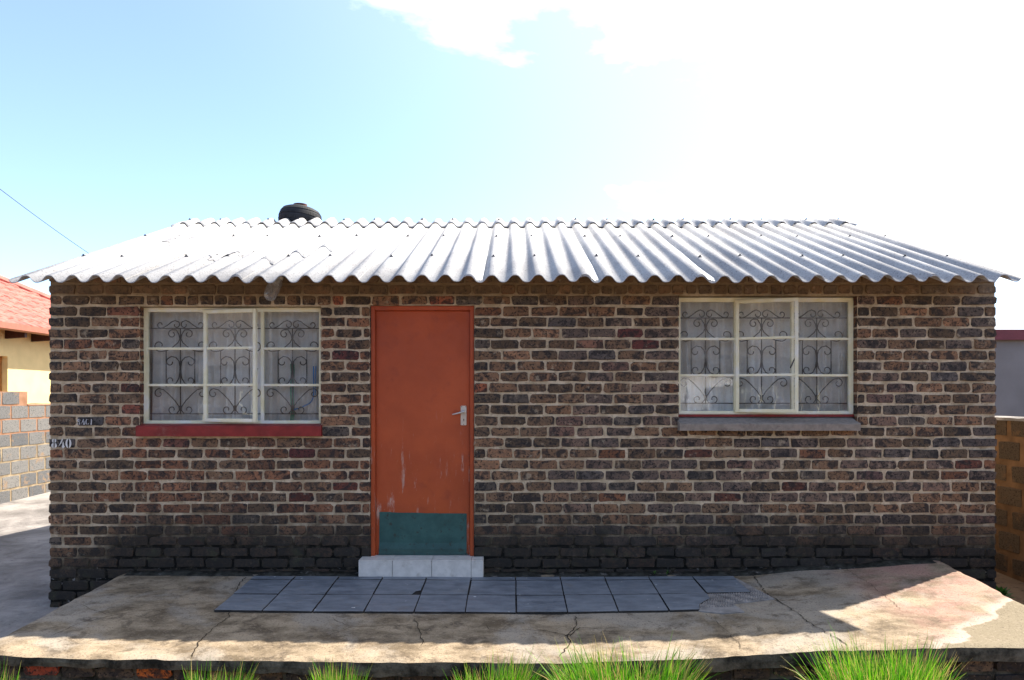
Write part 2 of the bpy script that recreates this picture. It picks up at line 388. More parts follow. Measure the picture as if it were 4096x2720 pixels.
M = dict(brick=m_brick(), brick2=m_brick('brick_plinth', False), mortar=m_mortar(), slab=m_slab(), slab_edge=m_slab_edge(), roof=m_roof(),
    door=m_door(), green=m_green(), cream=m_cream(), glass=m_glass(), curtain=m_curtain(), tile=m_tile(), soil=m_ground(), drive=m_drive(), rust=m_rust(),
    grass=m_leaf('grass_blade', (0.9, 0.95, 1), (1.15, 1.1, 1)), weed=m_leaf('weed_leaf', (0.9, 1, 1), (1.1, 1.1, 1)),
    bar=plain('burglar_bar_paint', (0.055, 0.047, 0.040), 0.55, 0.4, var=0.4, dirt=(0.10, 0.06, 0.035)),
    sill_red=plain('red_sill_paint', (0.215, 0.020, 0.018), 0.55, 0.35, var=0.22, scale=9, dirt=(0.25, 0.11, 0.09)),
    sill_grey=plain('grey_cast_sill', (0.235, 0.20, 0.17), 0.9, 0.2, var=0.15, scale=30, bump=0.5, dirt=(0.14, 0.10, 0.09)),
    steel=plain('satin_metal', (0.62, 0.60, 0.55), 0.35, 0.5, 0.85, var=0.12), black=plain('black_void', (0.012, 0.012, 0.012), 0.7, 0.2, var=0.1),
    step=plain('pale_ceramic_tile', (0.58, 0.55, 0.51), 0.35, 0.45, var=0.10, scale=16, bump=0.05, dirt=(0.40, 0.36, 0.31)),
    grout=plain('dark_grout', (0.035, 0.032, 0.030), 0.95, 0.1), adhesive=plain('tile_adhesive', (0.22, 0.205, 0.195), 0.95, 0.1, bump=0.6, bscale=60),
    crack=plain('crack_shade', (0.030, 0.023, 0.017), 1.0, 0.05), rubber=plain('tyre_rubber', (0.020, 0.021, 0.025), 0.75, 0.3, var=0.3),
    paint_white=plain('stencil_paint', (0.62, 0.60, 0.57), 0.8, 0.2, var=0.15, scale=40, dirt=(0.30, 0.27, 0.25)),
    paint_worn=plain('worn_stencil_paint', (0.46, 0.45, 0.47), 0.8, 0.2, var=0.2, scale=60, dirt=(0.12, 0.11, 0.12)),
    plaster=plain('room_plaster', (0.72, 0.70, 0.66), 0.9, 0.1), timber=plain('roof_timber', (0.13, 0.085, 0.05), 0.85, 0.2),
    yellow=plain('yellow_plaster', (0.72, 0.55, 0.27), 0.9, 0.15, var=0.06, scale=3, bump=0.3), gutter=plain('brown_gutter', (0.30, 0.10, 0.06), 0.45, 0.4, var=0.1),
    rafter=plain('dark_rafter', (0.055, 0.018, 0.015), 0.6, 0.3), orange_frame=plain('varnished_frame', (0.36, 0.14, 0.03), 0.45, 0.4),
    redtile=plain('red_roof_tile', (0.40, 0.135, 0.105), 0.6, 0.3, var=0.22, scale=5, bump=0.3),
    block=m_block('grey_cement_block', (0.105, 0.107, 0.112), (0.19, 0.182, 0.172), (0.26, 0.17, 0.10)),
    blockm=m_blockmortar(),
    block2=m_block('brown_cement_block', (0.058, 0.042, 0.030), (0.082, 0.058, 0.040), (0.115, 0.066, 0.036)),
    blockm2=plain('orange_clay_mortar', (0.115, 0.066, 0.036), 0.95, 0.1, var=0.25, scale=7, bump=0.8, bscale=40),
    greywall=plain('grey_plaster', (0.20, 0.195, 0.195), 0.9, 0.15, var=0.08, scale=2), maroon=plain('maroon_fascia', (0.15, 0.035, 0.045), 0.5, 0.3, var=0.1),
    cable=plain('black_cable', (0.03, 0.035, 0.05), 0.7, 0.2), patch=plain('bitumen_patch', (0.23, 0.23, 0.245), 0.85, 0.15, var=0.15),
    porcelain=plain('lamp_porcelain', (0.55, 0.53, 0.48), 0.4, 0.4), salt=plain('mossy_cement', (0.030, 0.029, 0.024), 0.95, 0.1, var=0.6, scale=18, bump=0.9, bscale=30, dirt=(0.22, 0.20, 0.19)),
    sealant=plain('lap_sealant', (0.62, 0.63, 0.65), 0.6, 0.3, var=0.1),
    greencloth=plain('green_plastic', (0.02, 0.20, 0.10), 0.5, 0.4), bluecloth=plain('blue_plastic', (0.05, 0.25, 0.62), 0.5, 0.4))

# ------------------------------------------------------------------ setting: ground and driveway
def ground_z(x, y):
    z = 0.0
    if y > -1.0: z += 0.03 * min(max(y + 1.0, 0), 8.0)
    return z
mb = MB(); N = 70
def gc(i): t = (i / N) * 2 - 1; return math.copysign(abs(t) ** 3, t) * 900 + t * 22
vs = []
for j in range(N + 1):
    for i in range(N + 1):
        x, y = gc(i), gc(j) + 3; z = ground_z(x, y) - 0.02
        vs.append((x, y, z + (0.03 * mnoise.noise(Vector((x*0.6, y*0.6, 0))) if abs(x) < 40 and abs(y) < 40 else 0) - 0.02))
mb.add(vs, [(j*(N+1)+i, j*(N+1)+i+1, (j+1)*(N+1)+i+1, (j+1)*(N+1)+i) for j in range(N) for i in range(N)])
tag(mb.build('ground', M['soil'], smooth=True), kind='structure')
mb = MB(); vs = []; nx, ny = 40, 80
for j in range(ny + 1):
    for i in range(nx + 1):
        x = -7.7 + 4.0 * i / nx; y = -5.0 + 19 * j / ny
        vs.append((x, y, ground_z(x, y) + 0.045 + 0.012 * mnoise.noise(Vector((x*1.3, y*1.3, 4)))))
mb.add(vs, [(j*(nx+1)+i, j*(nx+1)+i+1, (j+1)*(nx+1)+i+1, (j+1)*(nx+1)+i) for j in range(ny) for i in range(nx)])
tag(mb.build('driveway', M['drive'], smooth=True), kind='structure')

# ------------------------------------------------------------------ the brick house
XL, XR = -3.811, 3.986
YR, YB = 2.55, 5.10                      # ridge and rear wall
PITCH_T = 1.152 / 2.984
EAVE_Y, EAVE_Z = -0.434, 2.705
def roof_z(y): return EAVE_Z + (y - EAVE_Y) * PITCH_T if y <= YR else EAVE_Z + (2*YR - y - EAVE_Y) * PITCH_T
WIN_L = (-3.068, -1.572, 1.563, 2.552)   # openings x0, x1, z0, z1 in the brickwork
WIN_R = (1.370, 2.845, 1.563, 2.640)
DOOR = (-1.172, -0.309, 0.30, 2.560)
OPEN = (WIN_L, WIN_R, DOOR)

house = empty('brick_house', (0.09, 0.0, 0.0), 'single-storey brown brick house with corrugated grey roof and an orange-red door', 'house')

# wall core: mortar face with openings and reveals, side, rear and gable walls
mb = MB()
Ytop = 2.835; YF, YI = 0.007, 0.225
xs = sorted({XL + 0.008, XR - 0.008, *[o[0] for o in OPEN], *[o[1] for o in OPEN]})
zs = sorted({-0.15, Ytop, *[o[2] for o in OPEN], *[o[3] for o in OPEN]})
def solid(xm, zm): return not any(o[0] < xm < o[1] and o[2] < zm < o[3] for o in OPEN)
for a, b in zip(xs, xs[1:]):
    for c, d in zip(zs, zs[1:]):
        if solid((a+b)/2, (c+d)/2):
            mb.add([(a,YF,c),(b,YF,c),(b,YF,d),(a,YF,d)], [(0,1,2,3)]); mb.add([(a,YI,c),(b,YI,c),(b,YI,d),(a,YI,d)], [(3,2,1,0)])
for (a, b, c, d) in OPEN:
    mb.add([(a,YF,c),(a,YI,c),(a,YI,d),(a,YF,d)], [(0,1,2,3)]); mb.add([(b,YF,c),(b,YI,c),(b,YI,d),(b,YF,d)], [(3,2,1,0)])
    mb.add([(a,YF,d),(b,YF,d),(b,YI,d),(a,YI,d)], [(0,1,2,3)]); mb.add([(a,YF,c),(b,YF,c),(b,YI,c),(a,YI,c)], [(3,2,1,0)])
gable = [(YF + 0.006, -0.148), (YB, -0.148), (YB, Ytop - 0.002), (YR, roof_z(YR) - 0.09), (YF + 0.006, Ytop - 0.002)]
mb.prism(gable, 'x', XL + 0.008, XL + 0.22); mb.prism(gable, 'x', XR - 0.22, XR - 0.008)
mb.box(XL + 0.222, XR - 0.222, YB - 0.2, YB - 0.003, -0.15, Ytop - 0.004)
wall = mb.build('wall', M['mortar']); adopt(wall, house)
mb = MB(); mb.box(XL + 0.225, XR - 0.225, YI + 0.01, YB - 0.21, 0.42, 0.46)
mb.box(-0.25, -0.15, YI + 0.01, YB - 0.21, 0.47, 2.8); mb.box(XL + 0.225, XR - 0.225, YI + 0.3, YB - 0.21, 2.70, 2.72)
adopt(mb.build('interior_shell', M['plaster']), house)

# bricks
PAL = [((0.088,0.070,0.056), 5), ((0.118,0.088,0.068), 6), ((0.150,0.106,0.078), 6), ((0.180,0.120,0.086), 4), ((0.205,0.132,0.094), 2.5), ((0.085,0.080,0.080), 2), ((0.165,0.088,0.060), 1.6), ((0.085,0.040,0.035), 0.2)]
PAL_RED = [((0.150,0.082,0.058), 5), ((0.185,0.104,0.072), 5), ((0.120,0.074,0.056), 5), ((0.095,0.072,0.058), 4), ((0.085,0.034,0.030), 0.8), ((0.20,0.125,0.088), 2)]
def pick(p, r):
    t = r.random() * sum(w for _, w in p)
    for c, w in p:
        t -= w
        if t <= 0: break
    k = r.uniform(0.80, 1.25) * 0.88; return (c[0]*k*1.10, c[1]*k*0.95, c[2]*k*0.78)
def brick_geo(mb, x0, x1, z0, z1, col, r, yf=0.0, end_l=False, end_r=False, depth=0.013, org=Vector((0, 0, 0)), plane='y'):
    """one brick: rough rounded outline, chamfered rim that dies into the mortar"""
    w, h = x1 - x0, z1 - z0; pts = []
    rad = [min(r.uniform(0.006, 0.022), w*0.3, h*0.42) for _ in range(4)]
    cen = [(x0, z0, 1, 1, 180), (x1, z0, -1, 1, 270), (x1, z1, -1, -1, 0), (x0, z1, 1, -1, 90)]
    for q, (cx_, cz_, sx, sz, a0) in enumerate(cen):
        rr = rad[q]
        for a in (0, 45, 90):
            t = R(a0 + a); pts.append([cx_ + sx*rr + rr*math.cos(t), cz_ + sz*rr + rr*math.sin(t)])
        nx_, nz_ = cen[(q+1) % 4][:2]
        if q in (0, 2): 
            f = r.uniform(0.3, 0.7); pts.append([cx_ + (nx_-cx_)*f, cz_ + (nz_-cz_)*f])
    J = min(0.0052, w*0.035)
    for p in pts:
        p[0] += r.uniform(-J, J); p[1] += r.uniform(-J*0.8, J*0.8)
    cxm, czm = (x0+x1)/2, (z0+z1)/2; n = len(pts); b = 0.0055; tilt = r.uniform(-0.0025, 0.0025); tx = r.uniform(-0.002, 0.002)
    outer = []; inner = []
    for p in pts:
        dep = depth
        if (end_l and p[0] < cxm) or (end_r and p[0] > cxm): dep = 0.10
        outer.append(Vector((p[0], yf + dep, p[1])))
        dx, dz = p[0]-cxm, p[1]-czm; s = lambda v, hw: v - math.copysign(min(b, abs(v)*0.3), v) if hw else v
        inner.append(Vector((s(dx, 1)+cxm, yf + tilt*dz/h*2 + tx*dx/w*2, s(dz, 1)+czm)))
    vs = [v - org for v in outer + inner]
    fs = [(i, (i+1) % n, n+(i+1) % n, n+i) for i in range(n)] + [tuple(range(n, 2*n))]
    mb.add(vs, fs, col)
LB, ZB = 0.2325, 43.8/486.0
rows = []
def row_z(k): return CAM_Z + (HOR - (1245 + 43.8*k)) / 486.0
brs = []   # (x0,x1,z0,z1,col,end_l,end_r)
br = random.Random(5)
special = [((1352,1200), (0.30,0.085,0.040)), ((1812,1197), (0.30,0.085,0.045)), ((1945,1556), (0.28,0.085,0.040)), ((1405,1416), (0.085,0.018,0.020)), ((1235,1826), (0.075,0.016,0.018)), ((1250,1250),(0.13,0.05,0.04)),
           ((2470,1315), (0.11,0.028,0.028)), ((2640,1375), (0.10,0.022,0.022)), ((512,1640), (0.20,0.06,0.04)), ((470,1247), (0.20,0.08,0.05)), ((690,1780), (0.15,0.06,0.045)), ((2400,1370),(0.20,0.10,0.07)), ((350,1690),(0.055,0.055,0.062)), ((240,1775),(0.06,0.058,0.062))]
def seg_row(k):
    """running-bond pieces of course k as (x0,x1) gross intervals"""
    out = []; zc_ = row_z(k)
    headers = []
    if k == -1: headers.append((-2.98, -1.56))
    if k == -2: headers.append((-0.10, 2.86))
    if k == -3: headers.append((0.9, 1.4))
    x = XL - (0 if k % 2 == 0 else LB*0.5 + 0.002)
    cuts = []
    while x < XR - 0.03:
        w = LB + br.uniform(-0.010, 0.010)
        e = x + w
        cuts.append((max(x, XL), min(e, XR))); x = e
    if cuts[-1][1] < XR: cuts[-1] = (cuts[-1][0], XR)
    if cuts[-1][1] - cuts[-1][0] < 0.06:
        a = cuts.pop(); cuts[-1] = (cuts[-1][0], a[1])
    for (a0, b0) in headers:
        keep = [c for c in cuts if c[1] <= a0 + 0.02 or c[0] >= b0 - 0.02]
        lo = max([c[1] for c in keep if c[1] <= a0 + 0.02], default=XL); hi = min([c[0] for c in keep if c[0] >= b0 - 0.02], default=XR)
        n = max(1, round((hi - lo) / 0.115)); ws = [br.uniform(0.9, 1.1) for _ in range(n)]; s = sum(ws); p = lo
        for w_ in ws: keep.append((p, p + w_/s*(hi-lo))); p += w_/s*(hi-lo)
        cuts = sorted(keep)
    for (a, b, c, d) in OPEN:
        if c - 0.02 < zc_ < d:
            nc = []
            for (p, q) in cuts:
                if q <= a or p >= b: nc.append([p, q]); continue
                if p < a: nc.append([p, a + 0.008])
                if q > b: nc.append([b - 0.008, q])
            # slivers join their neighbour
            i = 0
            while i < len(nc):
                p, q = nc[i]
                if q - p < 0.065:
                    if i > 0 and abs(nc[i-1][1] - p) < 1e-6: nc[i-1][1] = q; nc.pop(i); continue
                    if i + 1 < len(nc) and abs(nc[i+1][0] - q) < 1e-6: nc[i+1][0] = p; nc.pop(i); continue
                i += 1
            cuts = [tuple(c_) for c_ in nc]
    return cuts
for k in range(-4, 29):
    zc_ = row_z(k)
    wob = br.uniform(-0.002, 0.002)
    for (a, b) in seg_row(k):
        xm = (a+b)/2
        if zc_ < 0.27 and -3.05 < xm < 3.4: continue          # behind the porch slab
        j1, j2 = br.uniform(0.003, 0.009), br.uniform(0.003, 0.009)
        el, er = a < XL + 0.01, b > XR - 0.01
        x0 = a + (br.uniform(-0.008, 0.004) if el else j1); x1 = b - (br.uniform(-0.008, 0.004) if er else j2)
        z0 = zc_ - 0.0378 + br.uniform(-0.003, 0.003) + wob; z1 = zc_ + 0.0378 + br.uniform(-0.003, 0.003) + wob
        if z1 > Ytop: z1 = Ytop
        if z1 - z0 < 0.03: continue
        redz = -3.2 < xm < -0.9 and 0.75 < zc_ < 1.55
        jamb = any(abs(xm - e) < 0.22 and o[2] < zc_ < o[3] for o in (WIN_L, DOOR) for e in o[:2])
        col = pick(PAL_RED if (redz and br.random() < 0.75) or (jamb and xm < -0.9 and br.random() < 0.6) else PAL, br)
        if xm > 0.4 and br.random() < 0.4: col = tuple(0.55*c + 0.45*d for c, d in zip(col, (0.088, 0.080, 0.084)))
        for (p, c) in special:
            w = px(*p, 0)
            if abs(w.x - xm) < (b-a)/2 and abs(w.z - zc_) < ZB/2: col = tuple(0.8*u + 0.2*v for u, v in zip(c, (0.10, 0.075, 0.06)))
        brs.append((x0, x1, z0, z1, col, el, er))
def seen(b): return (b[1]-b[0]) * (b[3]-b[2]) * (0.6 if b[2] > 2.72 or b[3] < 0.36 else 1.0)
order = sorted(brs, key=lambda b: -seen(b) + 0.0006*abs((b[0]+b[1])/2))
single = set(id(b) for b in order[:300]); rest = MB(); rb = random.Random(8)
for (wa, wb, wz0, wz1) in (WIN_L, WIN_R, DOOR):          # cut brick ends in the reveals
    for k in range(-2, 23):
        zc_ = row_z(k)
        if not wz0 + 0.03 < zc_ < wz1: continue
        c = pick(PAL_RED, rb); h = 0.037 + rb.uniform(-0.003, 0.002)
        rest.box(wa - 0.004, wa + 0.005 + rb.uniform(-0.001, 0.002), 0.010, 0.115, zc_ - h, zc_ + h, c); rest.box(wb - 0.005, wb + 0.004, 0.010, 0.115, zc_ - h, zc_ + h, pick(PAL_RED, rb))
for b in brs:
    yf = rb.uniform(-0.0045, 0.0015)
    if id(b) in single:
        o = Vector(((b[0]+b[1])/2, 0, (b[2]+b[3])/2)); q = MB()
        brick_geo(q, *b[:5], rb, yf, b[5], b[6], org=o); ob = q.build('brick', M['brick']); ob.location = o; adopt(ob, wall)
    else: brick_geo(rest, *b[:5], rb, yf, b[5], b[6])
ob = rest.build('more_bricks', M['brick']); adopt(ob, wall); tag(ob, kind='stuff')

# rough cement fillet with moss where the wall meets the porch
mb = MB(); n = 150; vs = []
def back_z(x): return lerp_tab([(-3.25,0.352),(-1.2,0.345),(0,0.340),(1.75,0.345),(2.5,0.400),(3.5,0.452),(3.7,0.45)], x)
def front_z(x): return lerp_tab([(-3.3,0.292),(-2.35,0.260),(-0.96,0.246),(0.3,0.240),(0.85,0.256),(1.99,0.314),(2.64,0.330),(3.6,0.332)], x)
def slab_z(x, y):
    t = min(max((-0.13 - y) / 1.56, -0.1), 1.0); return back_z(x) + (front_z(x) - back_z(x)) * t
for i in range(n + 1):
    x = -3.15 + (3.45 + 3.15) * i / n; q = mnoise.noise(Vector((x*3.1, 2, 0))); w = 0.105 + 0.03*q; h = 0.012 + 0.016*mnoise.noise(Vector((x*5, 7, 1)))
    z = slab_z(x, -w)
    vs += [(x, -w, z - 0.02), (x, -w*0.8, z + h*0.45), (x, -w*0.4, z + h*0.8), (x, 0.004, z + h + 0.012), (x, 0.006, z - 0.02)]
fs = [(i*5+k, i*5+k+1, (i+1)*5+k+1, (i+1)*5+k) for i in range(n) for k in range(4)]
mb.add(vs, fs); adopt(mb.build('base_fillet', M['salt'], smooth=True), house)

# ---- stencilled numbers
def digit(ch):
    """stencil pieces in a unit box (u right, v up)"""
    def arc(cx_, cy_, rx, ry, a0, a1, n=7): return [(cx_ + rx*math.cos(R(a0+(a1-a0)*i/n)), cy_ + ry*math.sin(R(a0+(a1-a0)*i/n))) for i in range(n+1)]
    if ch == '8': return [arc(0.44,0.78,0.30,0.22,100,260), arc(0.56,0.78,0.30,0.22,-80,80), arc(0.44,0.27,0.42,0.27,98,262), arc(0.56,0.27,0.42,0.27,-82,82)]
    if ch == '0': return [arc(0.42,0.5,0.42,0.5,95,265) + arc(0.42,0.5,0.12,0.40,262,98), arc(0.58,0.5,0.42,0.5,-85,85) + arc(0.58,0.5,0.12,0.40,82,-82)]
    if ch == '4': return [[(0.62,1.0),(0.82,0.96),(0.50,0.52),(0.08,0.22),(-0.02,0.14),(0.30,0.50)], [(0.80,0.72),(0.98,0.44),(0.96,0.24),(1.12,0.20),(1.08,0.12),(0.98,0.10),(1.02,-0.02),(0.62,-0.02),(0.68,0.10),(0.58,0.13),(0.60,0.22),(0.70,0.28),(0.70,0.5)]]
    if ch == 's': return [arc(0.44,0.80,0.36,0.20,60,200) + [(0.30,0.60),(0.62,0.42),(0.86,0.40),(0.62,0.60),(0.30,0.78)], arc(0.78,0.80,0.16,0.12,-90,90), arc(0.20,0.18,0.18,0.16,90,270), arc(0.62,0.18,0.26,0.18,-100,100)]
    if ch == '1': return [[(0.42,1.0),(0.66,0.9),(0.60,0.0),(0.28,0.0),(0.30,0.25),(0.40,0.3)]]
    if ch == 'c': return [arc(0.44,0.5,0.42,0.5,100,262) + arc(0.44,0.5,0.16,0.36,262,100), arc(0.56,0.22,0.40,0.22,-80,20), arc(0.62,0.80,0.28,0.16,20,100)]
def stencil(text, x0, y0, x1, y1, mat, name):
    a = px(x0, y0, -0.006); b = px(x1, y1, -0.006); n = len(text); cw = (b.x - a.x) / n; h = a.z - b.z; mb = MB()
    for i, ch in enumerate(text):
        for poly in digit(ch):
            mb.prism([(a.x + cw*(i + 0.06 + 0.80*u), b.z + h*v) for u, v in poly], 'y', -0.0068, -0.003)
    o = mb.build(name, mat); adopt(o, wall); return o
stencil('840', 203, 1755, 289, 1792, M['paint_white'], 'stencilled_number')['label'] = 'white stencilled figures 840 on the corner brick'
stencil('s4c1', 307, 1676, 374, 1699, M['paint_worn'], 'stencilled_number')['label'] = 'worn grey stencilled figures 8401'

# ---- roof: timbers, sheets, ridge pieces, bolts
LAM, AMP = 0.1778, 0.0275
mb = MB()
for yy in (0.30, 1.35, 2.40):
    z = roof_z(yy) - AMP - 0.012; mb.box(XL + 0.02, XR - 0.12, yy - 0.025, yy + 0.025, z - 0.08, z)
    mb.box(XL + 0.02, XR - 0.12, 2*YR - yy - 0.025, 2*YR - yy + 0.025, z - 0.08, z)
roof = mb.build('roof', M['timber']); adopt(roof, house)
X_E0, X_E1 = -3.842, 3.889
laps = [X_E0] + [-3.0 + 0.889*i for i in range(8)] + [X_E1]
def wave(x): t = 2*math.pi*(x + 3.0)/LAM; return AMP * 1.06 * (math.cos(t) - 0.09*math.cos(3*t))
def corrugated(name, xa, xb, y0, y1, lift, parent, rear=False, tiltw=0.009, thick=0.0065, ny=2, seed=0, ragged=0.0):
    rs = random.Random(seed); nx_ = max(8, int((xb - xa) / LAM * 14)); vs = []; m = nx_ + 1
    for layer in (0, 1):
        for j in range(ny + 1):
            y = y0 + (y1 - y0) * j / ny
            for i in range(m):
                x = xa + (xb - xa) * i / nx_; t = i / nx_
                yy = y + (ragged * mnoise.noise(Vector((x*9, seed, 0))) if j == 0 else 0)
                z = roof_z(yy) + wave(x) + lift + tiltw * t - layer*thick
                vs.append((x, (2*YR - yy) if rear else yy, z))
    L = m * (ny + 1); fs = []
    for j in range(ny):
        for i in range(nx_):
            a = j*m + i; fs.append((a, a+1, a+m+1, a+m)); fs.append((L+a+m, L+a+m+1, L+a+1, L+a))
    for i in range(nx_): fs.append((i+1, i, L+i, L+i+1)); a = ny*m + i; fs.append((a, a+1, L+a+1, L+a))
    for j in range(ny): a = j*m; fs.append((a, a+m, L+a+m, L+a)); a = j*m + nx_; fs.append((a+m, a, L+a, L+a+m))
    mb = MB(); mb.add(vs, fs); o = mb.build(name, M['roof']); adopt(o, parent)
    # smooth the waves, keep the cut edges sharp
    me = o.data
    for p in me.polygons: p.use_smooth = abs(p.normal.z) > 0.3
    return o
rr_ = random.Random(3); rear = None
for i in range(len(laps) - 1):
    a, b = laps[i], laps[i+1]; dy = rr_.uniform(-0.012, 0.012)
    xb = b + 0.052 if i < len(laps) - 2 else b
    corrugated('roof_sheet', a - (0.03 if i else 0), xb, EAVE_Y + dy, YR - 0.03, rr_.uniform(0, 0.004), roof, seed=i, ragged=0.006)
    corrugated('rear_roof_sheet', a - (0.03 if i else 0), xb, EAVE_Y + dy, YR - 0.03, 0, roof, rear=True, seed=i+20)
    if i % 1 == 0:
        c = corrugated('ridge_piece', a - (0.02 if i else 0), xb, YR - 0.335 + rr_.uniform(-0.012, 0.012), YR + 0.004, 0.017 + rr_.uniform(0, 0.006), roof, seed=i+40, tiltw=0.010, ragged=0.01)
        corrugated('rear_ridge_piece', a - (0.02 if i else 0), xb, YR - 0.30, YR + 0.004, 0.017, roof, rear=True, seed=i+60, tiltw=0.010)
bq = MB(); bq.lathe([(0.0, 0.016), (0.007, 0.016), (0.008, 0.004), (0.016, 0.003), (0.017, -0.004), (0.0, -0.004)], 8)
bolt0 = bq.build('bolt', M['cable']); bolt_me = bolt0.data; bpy.data.objects.remove(bolt0)
for i in range(len(laps) - 1):
    for yy in (0.30, 1.35, 2.40):
        for off in (1, 3):
            x = laps[i] + LAM * off if i else -3.0 + LAM * (off - 5)
            if x < X_E0 + 0.05 or x > X_E1 - 0.05: continue
            y2 = yy + rr_.uniform(-0.03, 0.03); lift = 0.022 if yy > 2.2 else 0.004
            inst(bolt_me, 'bolt', roof, (x + rr_.uniform(-0.006, 0.006), y2, roof_z(y2) + AMP + lift), (math.atan(PITCH_T), 0, 0))
# torn bitumen patches, laid over the waves
def roof_patch(name, x0, x1, y0, y1, mat, seed, lift=0.014):
    rs = random.Random(seed); vs = []; nx_, ny_ = 16, 5
    for j in range(ny_ + 1):
        for i in range(nx_ + 1):
            u, v = i/nx_, j/ny_; x = x0 + (x1-x0)*u; y = y0 + (y1-y0)*v
            if i in (0, nx_): x += rs.uniform(-0.12, 0.12)*abs(x1-x0)
            if j in (0, ny_): y += rs.uniform(-0.05, 0.05)
            vs.append((x, y, roof_z(y) + wave(x) + lift))
    mb = MB(); mb.add(vs, [(j*(nx_+1)+i, j*(nx_+1)+i+1, (j+1)*(nx_+1)+i+1, (j+1)*(nx_+1)+i) for j in range(ny_) for i in range(nx_)])
    o = mb.build(name, mat, smooth=True); adopt(o, roof); return o
def on_roof(x, y):
    """roof point (mid-wave) seen at a photograph pixel"""
    k = (HOR - y) / F_PX; d = (EAVE_Z - CAM_Z - (EAVE_Y - CAM_Y) * PITCH_T) / (k - PITCH_T)
    return (x - 2048) * d / F_PX, d + CAM_Y
for s, (x, y, w, h) in enumerate([(680, 975, 0.22, 0.16), (760, 962, 0.26, 0.18), (890, 1032, 0.16, 0.20), (985, 1018, 0.14, 0.10)]):
    cx_, cy_ = on_roof(x, y); roof_patch('roof_patch', cx_ - w/2, cx_ + w/2, cy_ - h/2, cy_ + h/2, M['patch'], s)
# broken sheet edges lapped over each other, left of the middle
for s, (x, y, w) in enumerate([(1075, 1050, 0.17), (1215, 1022, 0.17), (1330, 1000, 0.17)]):
    cx_, cy_ = on_roof(x, y)
    k = round((cx_ + 3.0) / LAM); c = -3.0 + k*LAM
    corrugated('sheet_fragment', c - 0.085, c + 0.085, cy_, cy_ + 0.5, 0.012, roof, seed=80+s, tiltw=0.002, ragged=0.006)
for x in (laps[4] + 0.085, laps[5] + 0.085, laps[6] + 0.085): roof_patch('lap_sealant', x - 0.03, x + 0.025, EAVE_Y + 0.03, YR - 0.4, M['sealant'], int(x*10) + 50, 0.0125)

# ---- door
DF = 0.028
mb = MB(); x0, x1, zt, zb = DOOR[0] + 0.004, DOOR[1] - 0.004, DOOR[3] - 0.003, 0.486
w1, w2 = 0.034, 0.052
for (a, b, yy0, yy1) in ((0, w1, DF, DF + 0.115), (w1 - 0.002, w2, DF + 0.042, DF + 0.113)):
    mb.box(x0 + a, x0 + b, yy0, yy1, zb + 0.001, zt - a); mb.box(x1 - b, x1 - a, yy0, yy1, zb + 0.001, zt - a); mb.box(x0 + b, x1 - b, yy0, yy1, zt - b, zt - a)
adopt(mb.build('door_frame', M['door'], bevel=0.003), house)
LX0, LX1, LY = x0 + w1 + 0.004, x1 - w1 - 0.004, DF + 0.070 - 0.032
mb = MB(); mb.box(LX0, LX1, LY, LY + 0.042, 0.50, zt - w1 - 0.004)
door = mb.build('door', M['door'], bevel=0.003); adopt(door, house)
# rust-proof green kick plate: slightly buckled sheet with a crease near its foot
mb = MB(); vs = []; nx_, ny_ = 20, 14
a = px(1518, 2049, LY); b = px(1867, 2055, LY); zbk = 0.492
for lay in (0, 1):
    for j in range(ny_ + 1):
        for i in range(nx_ + 1):
            u, v = i/nx_, j/ny_; x = a.x + (b.x-a.x)*u - 0.003*(1-u)*(1-v); ztop = a.z + (b.z-a.z)*u + 0.004*mnoise.noise(Vector((u*6, 1, 0)))
            z = zbk + 0.006*abs(u-0.5) + (ztop - zbk)*v
            bl = 0.004 + 0.004*max(0, mnoise.noise(Vector((u*3, v*2, 5)))) + (0.010 if v < 0.16 else 0.010*max(0, 1-(v-0.16)/0.10)) + 0.004*max(0, 0.1-v)*10
            vs.append((x, LY - bl + lay*0.0012, z))
Lq = (nx_+1)*(ny_+1); q = lambda i, j, l: l*Lq + j*(nx_+1) + i
fs = [(q(i,j,0), q(i+1,j,0), q(i+1,j+1,0), q(i,j+1,0)) for j in range(ny_) for i in range(nx_)]
fs += [(q(i,0,0), q(i,0,1), q(i+1,0,1), q(i+1,0,0)) for i in range(nx_)] + [(q(i,ny_,0), q(i+1,ny_,0), q(i+1,ny_,1), q(i,ny_,1)) for i in range(nx_)]
fs += [(q(0,j,0), q(0,j+1,0), q(0,j+1,1), q(0,j,1)) for j in range(ny_)] + [(q(nx_,j,0), q(nx_,j,1), q(nx_,j+1,1), q(nx_,j+1,0)) for j in range(ny_)]
mb.add(vs, fs); kp = mb.build('kick_plate', M['green']); adopt(kp, door); kp['label'] = 'dented dark green metal plate at the foot of the door'
# handle: back plate, lever, keyhole
c0 = px(1843, 1623, LY); c1 = px(1866, 1701, LY)
mb = MB(); o_ = [(c0.x + 0.004, c1.z), (c1.x - 0.004, c1.z), (c1.x, c1.z + 0.005), (c1.x, c0.z - 0.005), (c1.x - 0.004, c0.z), (c0.x + 0.004, c0.z), (c0.x, c0.z - 0.005), (c0.x, c1.z + 0.005)]
mb.prism(o_, 'y', LY - 0.009, LY - 0.001); plate = mb.build('handle_plate', M['steel'], bevel=0.0015); adopt(plate, door)
hz = c0.z - 0.051; hx = (c0.x + c1.x)/2 + 0.002
mb = MB(); mb.tube([(hx, LY - 0.006, hz), (hx, LY - 0.045, hz)], [0.010, 0.009], 10)
pts = spline([(hx + 0.004, LY - 0.046, hz + 0.002), (hx - 0.02, LY - 0.050, hz - 0.003), (hx - 0.055, LY - 0.048, hz - 0.013), (hx - 0.094, LY - 0.044, hz - 0.021)], 5)
